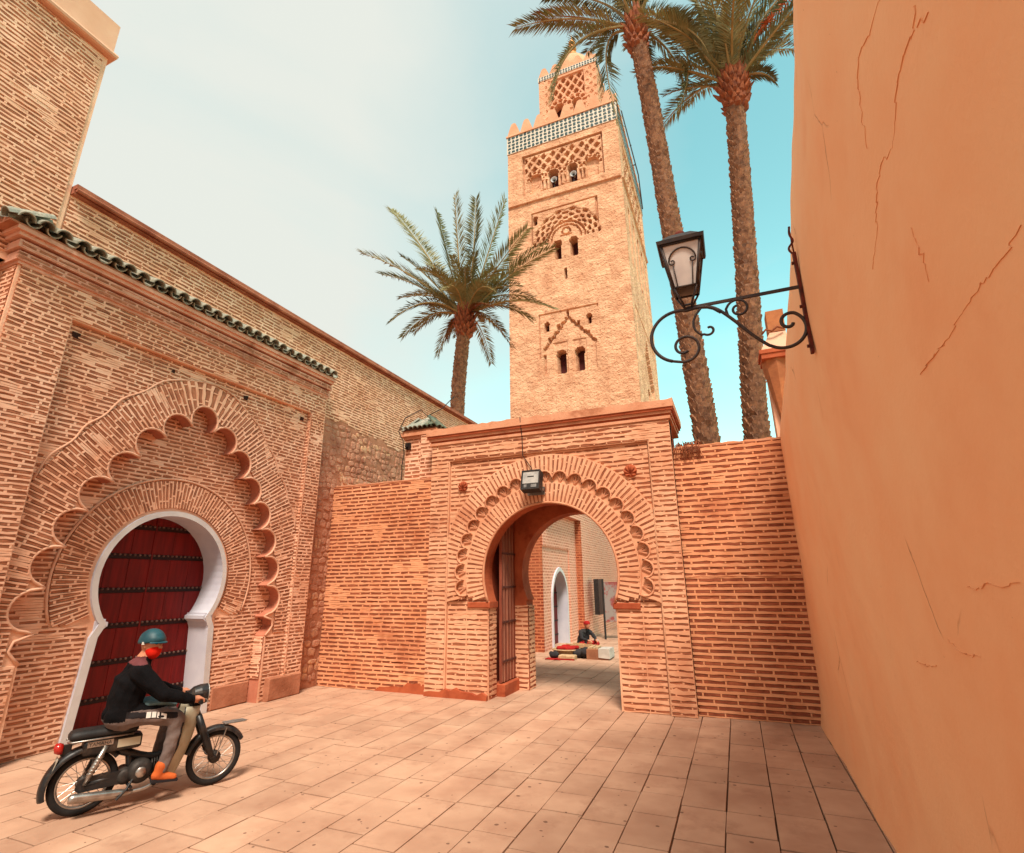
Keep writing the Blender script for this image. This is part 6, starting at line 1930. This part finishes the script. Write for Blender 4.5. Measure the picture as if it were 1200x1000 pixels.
for s_ in (-1, 1):
    capsule(hb_, [(0.20, s_ * 0.075, 0.76), (0.20, s_ * 0.07, 0.88), (0.23, s_ * 0.082, 1.03), (0.26, s_ * 0.075, 1.12)], [0.135, 0.135, 0.140, 0.098])
    capsule(hb_, [(0.255, s_ * 0.09, 1.155), (0.25, s_ * 0.185, 1.12)], [0.075, 0.080])
    e, w_ = (0.455, s_ * 0.30, 0.925), (0.70, s_ * 0.285, 0.845)
    capsule(hb_, [(0.25, s_ * 0.19, 1.115), (0.36, s_ * 0.255, 1.01), e], [0.082, 0.074, 0.064])
    capsule(hb_, [e, (0.58, s_ * 0.30, 0.885), w_], [0.064, 0.054, 0.038])
    capsule(hb_, [(0.16, s_ * 0.085, 0.755), (0.42, s_ * 0.15, 0.745), (0.61, s_ * 0.185, 0.685)], [0.112, 0.094, 0.070])
    capsule(hb_, [(0.61, s_ * 0.185, 0.685), (0.605, s_ * 0.185, 0.50), (0.555, s_ * 0.185, 0.27)], [0.070, 0.064, 0.050])
    # hand: palm and five fingers closed on the grip
    capsule(hb_, [w_, (0.745, s_ * 0.268, 0.845)], [0.030, 0.032], flat=1.0)
    for q, (yy, ln_) in enumerate(((0.234, 0.95), (0.255, 1.0), (0.276, 0.97), (0.296, 0.85))):
        y_ = s_ * yy
        capsule(hb_, [(0.745, y_, 0.852), (0.775, y_, 0.849), (0.797, y_, 0.836), (0.800, y_, 0.815), (0.785, y_, 0.800 + 0.004 * q)], [0.0115, 0.011, 0.0105, 0.0100, 0.009], 8)
    capsule(hb_, [(0.735, s_ * 0.245, 0.832), (0.750, s_ * 0.220, 0.812), (0.778, s_ * 0.214, 0.800)], [0.013, 0.011, 0.010], 8)
capsule(hb_, [(0.265, 0, 1.15), (0.285, -0.005, 1.205), (0.305, -0.01, 1.26)], [0.095, 0.076, 0.060])
FDIR = np.array([0.56, -0.82, -0.05]); FDIR /= np.linalg.norm(FDIR)
FSD = np.cross(FDIR, [0, 0, 1.0]); FSD /= np.linalg.norm(FSD); FUP = np.cross(FSD, FDIR)
HC = np.array([0.330, -0.02, 1.345])
AX = np.array([FDIR, FSD, FUP])
ellipsoid(hb_, HC + FUP * 0.015, (0.100, 0.078, 0.108), AX)
ellipsoid(hb_, HC + FDIR * 0.025 - FUP * 0.05, (0.070, 0.058, 0.075), AX)      # jaw
capsule(hb_, [HC + FDIR * 0.098 + FUP * 0.015, HC + FDIR * 0.115 - FUP * 0.018], [0.012, 0.016], 8)   # nose
for s_ in (-1, 1):
    ellipsoid(hb_, HC + FSD * s_ * 0.078 - FUP * 0.005, (0.022, 0.012, 0.030), AX, 10)
    capsule(hb_, [HC + FDIR * 0.092 + FSD * s_ * 0.018 + FUP * 0.034, HC + FDIR * 0.080 + FSD * s_ * 0.050 + FUP * 0.034], [0.009, 0.008], 6)
def rider_class(c):
    p = np.array(c)
    if p[2] > 1.245 and np.linalg.norm(p - HC) < 0.20 and p[0] > 0.2:
        return 0
    if p[0] > 0.715 and abs(p[1]) > 0.17 and p[2] > 0.77:
        return 0
    if p[2] < 0.80 and (p[0] > 0.20 or p[2] < 0.72) and not (p[0] > 0.40 and p[2] > 0.83):
        # dark stripe along the outside of the leg
        if p[0] < 0.6 and abs(p[2] - (0.80 - 0.13 * p[0])) < 0.025 and abs(p[1]) > 0.1: return 4
        if p[0] > 0.6 and p[2] < 0.65 and abs(p[0] - (0.625 + (p[2] - .27) * .1)) < 0.012 and abs(p[1]) > 0.2: return 4
        return 2
    if p[2] > 1.185 and p[0] < 0.30 and abs(p[1]) < 0.24:
        return 3
    return 1
fuse(hb_, 0.0075, 'body', [M_SKIN, M_JACKET, M_TROUSER, M_SHOULDER, M_STRIPE], rider, rider_class, BXF, folds=0.0055)
# helmet with a short brim
mb = MB(BXF)
vs, fs = [], []
n, m_ = 28, 10
for j in range(m_ + 1):
    ph = D(96) * j / m_
    for i in range(n):
        th = 2 * math.pi * i / n
        fw = math.cos(th)
        r_ = 1.0
        zz = math.cos(ph)
        l_ = (0.118 * math.sin(ph) * math.cos(th), 0.096 * math.sin(ph) * math.sin(th), 0.110 * zz + (0.012 * fw if j > 7 else 0))
        vs.append(HC + FUP * 0.028 - FDIR * 0.006 + AX.T @ np.array(l_))
for j in range(m_):
    for i in range(n):
        fs.append((j * n + i, (j + 1) * n + i, (j + 1) * n + (i + 1) % n, j * n + (i + 1) % n))
mb.add(vs, fs); hel = mb.build('helmet', M_HELM, rider, smooth=True)
so = hel.modifiers.new('thickness', 'SOLIDIFY'); so.thickness = 0.008
mb = MB(BXF)
br = []
for i in range(15):
    a = D(-62 + 124 * i / 14)
    b0 = HC + FUP * 0.036 - FDIR * 0.006 + AX.T @ np.array([0.122 * math.cos(a), 0.100 * math.sin(a), 0.0])
    br.append((b0, b0 + FDIR * 0.034 * math.cos(a) ** 0.6 - FUP * 0.010))
for i in range(14):
    mb.add([br[i][0], br[i][1], br[i + 1][1], br[i + 1][0]], [(0, 1, 2, 3)])
    mb.add([br[i][0] - FUP * .006, br[i][1] - FUP * .006, br[i + 1][1] - FUP * .006, br[i + 1][0] - FUP * .006], [(3, 2, 1, 0)])
mb.build('brim', M_HELM, hel, smooth=True)
mb = MB(BXF); q = HC + FUP * 0.03 - FDIR * 0.07 - FSD * -0.085
mb.box(tuple(HC + FSD * 0.096 + FUP * 0.02 - 0.012), tuple(HC + FSD * 0.096 + FUP * 0.02 + 0.012)); mb.build('sticker', M_LETTER, hel)
mb = MB(BXF)
ellipsoid(mb, HC + FDIR * 0.027 - FUP * 0.050, (0.080, 0.066, 0.082), AX, 28)
_l = (np.array(mb.v) - HC) @ AX.T
mb.f = [f for f in mb.f if len(f) == 4 and all(_l[i][2] < -0.006 - 0.10 * max(0, 0.06 - _l[i][0]) and _l[i][0] > -0.02 for i in f)]; mb.m = [0] * len(mb.f)
mask = mb.build('mask', M_MASK, rider, smooth=True)
for s_ in (-1, 1):
    mb = MB(BXF); ellipsoid(mb, HC + FDIR * 0.091 + FSD * s_ * 0.034 + FUP * 0.016, (0.008, 0.013, 0.007), AX, 10); mb.build('eye', M_EYE, rider, smooth=True)
for s_ in (-1, 1):
    sm = MB()
    capsule(sm, [(0.515, s_ * 0.187, 0.232), (0.58, s_ * 0.195, 0.215), (0.65, s_ * 0.205, 0.198)], [0.042, 0.040, 0.030])
    capsule(sm, [(0.548, s_ * 0.186, 0.30), (0.535, s_ * 0.187, 0.245)], [0.056, 0.048])
    fuse(sm, 0.008, 'shoe', [M_ORANGE], rider, lambda c: 0, BXF)
    mb = MB(BXF); mb.prism([(0.475, 0.186), (0.68, 0.164), (0.69, 0.176), (0.66, 0.185), (0.48, 0.204)], Fr((0, s_ * 0.197, 0), (1, 0, 0), (0, 0, 1), (0, -1, 0)), -0.038, 0.038); mb.build('sole', M_STRIPE, rider)
cm = MB()
capsule(cm, [(0.36, -0.13, 0.835), (0.46, -0.12, 0.845), (0.58, -0.08, 0.80)], [0.03, 0.045, 0.03], flat=2.0)
capsule(cm, [(0.34, 0.0, 0.83), (0.50, -0.04, 0.845)], [0.05, 0.045], flat=1.6)
fuse(cm, 0.008, 'lap_cloth', [M_TEALCLOTH], rider, lambda c: 0, BXF)
# pale blocks printed on the trouser stripe
def thigh(x):
    t = (x - 0.16) / 0.26 if x < 0.42 else 1 + (x - 0.42) / 0.19
    y = 0.085 + 0.065 * min(t, 1) + 0.035 * max(0, t - 1); z = 0.755 - 0.01 * min(t, 1) - 0.06 * max(0, t - 1); r = 0.112 - 0.018 * min(t, 1) - 0.024 * max(0, t - 1)
    return y, z, r
for x0, x1 in ((0.35, 0.385), (0.392, 0.425), (0.433, 0.45), (0.465, 0.51)):
    q = []
    for x in (x0, x1):
        y, z, r = thigh(x)
        for a in (20, -8):
            q.append((x, -(y + (r + 0.004) * math.cos(D(a))), z + (r + 0.004) * math.sin(D(a))))
    mb = MB(BXF); mb.add([q[0], q[1], q[3], q[2]], [(0, 1, 2, 3)]); mb.build('print_patch', M_LETTER, rider)

# ---- seller sitting beyond the gateway, with goods spread round
SP = np.array([-4.35, 15.9, 0.0])
SXF = Matrix.Translation(Vector(SP)) @ Matrix.Rotation(D(-35), 4, 'Z') @ Matrix.Scale(0.9, 4)
seller = thing('person', 'person in dark clothes and red cap sitting among goods beyond the gateway', 'person', tuple(SP))
sb = MB()
M_DARKCLOTH = mat('dark_clothes', srgb(40, 38, 42), srgb(58, 54, 54), 6, rough=0.95, bump=0.5, bscale=12)
M_REDCLOTH = mat('red_cloth', srgb(172, 34, 30), srgb(140, 26, 26), 6, rough=0.95, bump=0.4, bscale=16)
for s_ in (-1, 1):
    capsule(sb, [(-0.05, s_ * 0.08, 0.14), (0.0, s_ * 0.085, 0.34), (0.08, s_ * 0.09, 0.52)], [0.14, 0.125, 0.10])
    capsule(sb, [(0.08, s_ * 0.19, 0.52), (0.24, s_ * 0.27, 0.34), (0.42, s_ * 0.16, 0.28)], [0.07, 0.055, 0.038])
    capsule(sb, [(0.42, s_ * 0.16, 0.28), (0.50, s_ * 0.12, 0.26)], [0.034, 0.028])
    for q in range(4):
        capsule(sb, [(0.49, s_ * (0.10 + q * 0.016), 0.262), (0.535, s_ * (0.095 + q * 0.016), 0.25), (0.55, s_ * (0.095 + q * 0.016), 0.232)], [0.010, 0.009, 0.008], 6)
    capsule(sb, [(0.46, s_ * 0.13, 0.27), (0.50, s_ * 0.085, 0.275)], [0.012, 0.010], 6)
    capsule(sb, [(0.0, s_ * 0.11, 0.13), (0.30, s_ * 0.33, 0.16), (0.40, s_ * 0.10, 0.08)], [0.12, 0.085, 0.06])
    capsule(sb, [(0.40, s_ * 0.10, 0.07), (0.46, s_ * -0.02, 0.05)], [0.05, 0.04])
capsule(sb, [(0.10, 0, 0.56), (0.16, 0, 0.64)], [0.07, 0.055])
ellipsoid(sb, (0.20, 0, 0.73), (0.098, 0.078, 0.115))
ellipsoid(sb, (0.225, 0, 0.68), (0.07, 0.058, 0.07))
capsule(sb, [(0.295, 0, 0.735), (0.312, 0, 0.71)], [0.012, 0.015], 6)
def seller_class(c):
    if c[2] > 0.615 and c[0] > 0.08: return 0
    if c[0] > 0.43 and c[2] > 0.2: return 0
    if c[2] < 0.27 and c[0] > 0.1: return 2
    return 1
fuse(sb, 0.012, 'body', [M_SKIN, M_DARKCLOTH, M_REDCLOTH], seller, seller_class, SXF, folds=0.008)
mb = MB(SXF); mb.lathe([(0.108, 0.0), (0.112, 0.03), (0.10, 0.075), (0.06, 0.105), (0.001, 0.115)], Fr((0.19, 0, 0.75), (1, 0, 0), (0, 1, 0), (0, 0, 1)), 18); mb.build('cap', M_REDCLOTH, seller, smooth=True)
for s_ in (-1, 1):
    mb = MB(SXF); ellipsoid(mb, (0.288, s_ * 0.034, 0.75), (0.009, 0.013, 0.008), None, 8); mb.build('eye', M_EYE, seller, smooth=True)
M_WICKER = mat('pale_wicker', srgb(206, 176, 138), srgb(170, 136, 100), 14, rough=0.9, bump=0.8, bscale=30)
M_CARD = mat('brown_card', srgb(160, 108, 78), srgb(136, 88, 64), 5, rough=0.9)
M_CLOTHW = mat('white_cloth', srgb(196, 188, 178), srgb(172, 164, 154), 5, rough=0.95, bump=0.4, bscale=14)
def gp(u, v):
    p = pix(u, v, 15.0); d = p - np.array([0, 0, CAM_H]); t = -CAM_H / d[2]
    return np.array([0, 0, CAM_H]) + d * t
GG = 'goods laid out on the paving beyond the gateway'
c = gp(664, 770)
bk = thing('wicker_basket', 'wide pale wicker basket heaped with red textiles beside the seller', 'basket', tuple(c), GG)
mb = MB(); mb.lathe([(0.001, 0.01), (0.24, 0.0), (0.30, 0.06), (0.36, 0.17), (0.385, 0.185), (0.37, 0.19), (0.32, 0.12), (0.001, 0.10)], Fr(c, (1, 0, 0), (0, 0.8, 0), (0, 0, 1)), 28); mb.build('bowl', M_WICKER, bk, smooth=True)
mb = MB(); mb.tube([tuple(c + np.array([0.375 * math.cos(w), 0.30 * math.sin(w), 0.187])) for w in np.linspace(0, 6.283, 33)[:-1]], 0.017, 6, closed=True); mb.build('rim', M_WICKER, bk, smooth=True)
sm = MB()
rq = random.Random(4)
for i in range(9):
    a = i * 2.4; r_ = 0.06 + 0.18 * (i / 9)
    p = c + np.array([r_ * math.cos(a), r_ * 0.8 * math.sin(a), 0.18 + rq.uniform(0, .05)])
    capsule(sm, [p - np.array([.07, .02, 0]), p + np.array([.07, .03, .01])], [0.06, 0.05])
o = fuse(sm, 0.015, 'textile_heap', [M_REDCLOTH], bk, lambda c: 0, Matrix.Identity(4))
c = gp(666, 773)
mb = MB(); mb.bevbox((c[0] - 0.22, c[1] - 0.14, 0.0), (c[0] + 0.2, c[1] + 0.1, 0.11), 0.02)
cr = mb.build('low_box', M_WICKER); tag(cr, 'low pale box with a red band in front of the wicker basket', 'box', GG)
mb = MB(); mb.box((c[0] - 0.223, c[1] - 0.146, 0.0), (c[0] + 0.203, c[1] - 0.141, 0.035)); mb.build('red_band', M_REDCLOTH, cr)
c = gp(683, 772)
sm = MB()
for i in range(7):
    p = c + np.array([rq.uniform(-.18, .18), rq.uniform(-.08, .2), 0.10 + rq.uniform(0, .07)])
    capsule(sm, [p, p + np.array([rq.uniform(-.1, .1), rq.uniform(-.1, .1), rq.uniform(-.02, .04)])], [0.11, 0.09])
bagt = thing('cloth_bundle', 'black lumpy cloth bundle between the basket and the draped box', 'bundle', tuple(c), GG)
fuse(sm, 0.02, 'bundle', [M_DARKCLOTH], bagt, lambda c: 0, Matrix.Identity(4))
c = gp(700, 773)
bx_ = thing('draped_box', 'brown box half covered by a white cloth at the right end of the goods', 'box', tuple(c), GG)
mb = MB(); mb.bevbox((c[0] - 0.26, c[1] - 0.05, 0), (c[0] + 0.30, c[1] + 0.45, 0.24), 0.01); mb.build('box', M_CARD, bx_)
mb = MB(); x0, x1, y0, y1 = c[0] + 0.05, c[0] + 0.34, c[1] - 0.075, c[1] + 0.47
mb.add([(x0, y0, 0.05), (x1, y0, 0.03), (x1, y1, 0.04), (x0, y1, 0.06), (x0, y0 + .01, 0.255), (x1 - .01, y0 + .01, 0.26), (x1 - .01, y1, 0.255), (x0, y1, 0.25)], [(0, 1, 5, 4), (1, 2, 6, 5), (2, 3, 7, 6), (4, 5, 6, 7), (3, 0, 4, 7)]); mb.build('cloth', M_CLOTHW, bx_)
mb = MB()
for i in range(4): mb.box((c[0] - 0.24 + i * 0.07, c[1] + 0.02, 0.24), (c[0] - 0.19 + i * 0.07, c[1] + 0.4, 0.27 + 0.015 * (i % 2)))
mb.build('wares', M_WICKER, bx_, kind='stuff')
c = gp(649, 773)
mb = MB()
vs, fs = [], []
for j in range(7):
    for i in range(9):
        vs.append((c[0] - 0.2 + 0.4 * i / 8, c[1] - 0.12 + 0.3 * j / 6, 0.015 + 0.012 * math.sin(i * 1.3) * math.cos(j * 1.7) + 0.01))
for j in range(6):
    for i in range(8): fs.append((j * 9 + i, j * 9 + i + 1, (j + 1) * 9 + i + 1, (j + 1) * 9 + i))
mb.add(vs, fs); o = mb.build('red_mat', M_REDCLOTH, smooth=True); so = o.modifiers.new('t', 'SOLIDIFY'); so.thickness = 0.02
tag(o, 'small red mat on the paving left of the basket', 'mat', GG)
sm = MB()
for i in range(4):
    p = c + np.array([rq.uniform(-.12, .12), rq.uniform(.05, .2), 0.09])
    capsule(sm, [p, p + np.array([rq.uniform(-.08, .12), 0.03, rq.uniform(0, .05)])], [0.075, 0.06])
bg = thing('shoulder_bag', 'slumped black bag on the small red mat', 'bag', tuple(c + np.array([0, .12, 0])), GG)
fuse(sm, 0.015, 'bag', [M_DARKCLOTH], bg, lambda c: 0, Matrix.Identity(4))
a_, b_ = gp(668, 764), gp(700, 768)
pt = thing('long_tray', 'long pale tray lying across behind the basket and bundle', 'tray', tuple((a_ + b_) / 2), GG)
dv = (b_ - a_); ln_ = np.linalg.norm(dv); dv /= ln_; pv = np.array([-dv[1], dv[0], 0])
ft_ = Fr(a_ + np.array([0, 0, 0.16]), dv, pv, (0, 0, 1))
mb = MB(); mb.box((0, -0.16, 0), (ln_, 0.16, 0.025), fr=ft_); mb.build('tray_base', M_WICKER, pt)
for y_ in (-0.16, 0.14):
    mb = MB(); mb.box((0, y_, 0.025), (ln_, y_ + 0.02, 0.07), fr=ft_); mb.build('tray_side', M_WICKER, pt)
for x_ in (0.08, ln_ - 0.12):
    mb = MB(); mb.box((x_, -0.12, -0.16), (x_ + 0.04, 0.12, 0.0), fr=ft_); mb.build('tray_leg', M_CARD, pt)
c = gp(699, 760)
mb = MB(); mb.bevbox((c[0] - 0.06, c[1] - 0.06, 0), (c[0] + 0.06, c[1] + 0.06, 0.24), 0.01); o = mb.build('white_carton', M_CLOTHW); tag(o, 'small upright white carton standing right of the seated person', 'carton', GG)

c = gp(713, 771)
rgt = thing('folded_rug', 'folded black and white striped rug at the far right of the goods', 'rug', tuple(c), GG)
for i in range(4):
    vs, fs = [], []
    for j in range(9):
        w = math.pi * j / 8
        for y_ in (-0.16, 0.16):
            vs.append((c[0] - 0.02 + 0.13 * math.cos(w), c[1] + 0.12 + y_ + 0.01 * i, 0.02 + i * 0.035 + 0.02 * math.sin(w)))
    for j in range(8): fs.append((2 * j, 2 * j + 2, 2 * j + 3, 2 * j + 1))
    fs += [tuple(range(0, 18, 2)), tuple(range(1, 18, 2))[::-1], (0, 1, 17, 16)]
    mb = MB(); mb.add(vs, fs); mb.build('fold', M_CLOTHW if i % 2 else M_DARKCLOTH, rgt)
c = gp(692, 763)
mb = MB(); mb.lathe([(0.001, 0.0), (0.06, 0.0), (0.10, 0.06), (0.105, 0.11), (0.06, 0.17), (0.045, 0.20), (0.06, 0.22), (0.05, 0.222), (0.035, 0.20)], Fr(c, (1, 0, 0), (0, 1, 0), (0, 0, 1)), 20)
o = mb.build('clay_pot', M_TERRA, smooth=True); tag(o, 'small round clay pot standing behind the draped box', 'pot', GG)
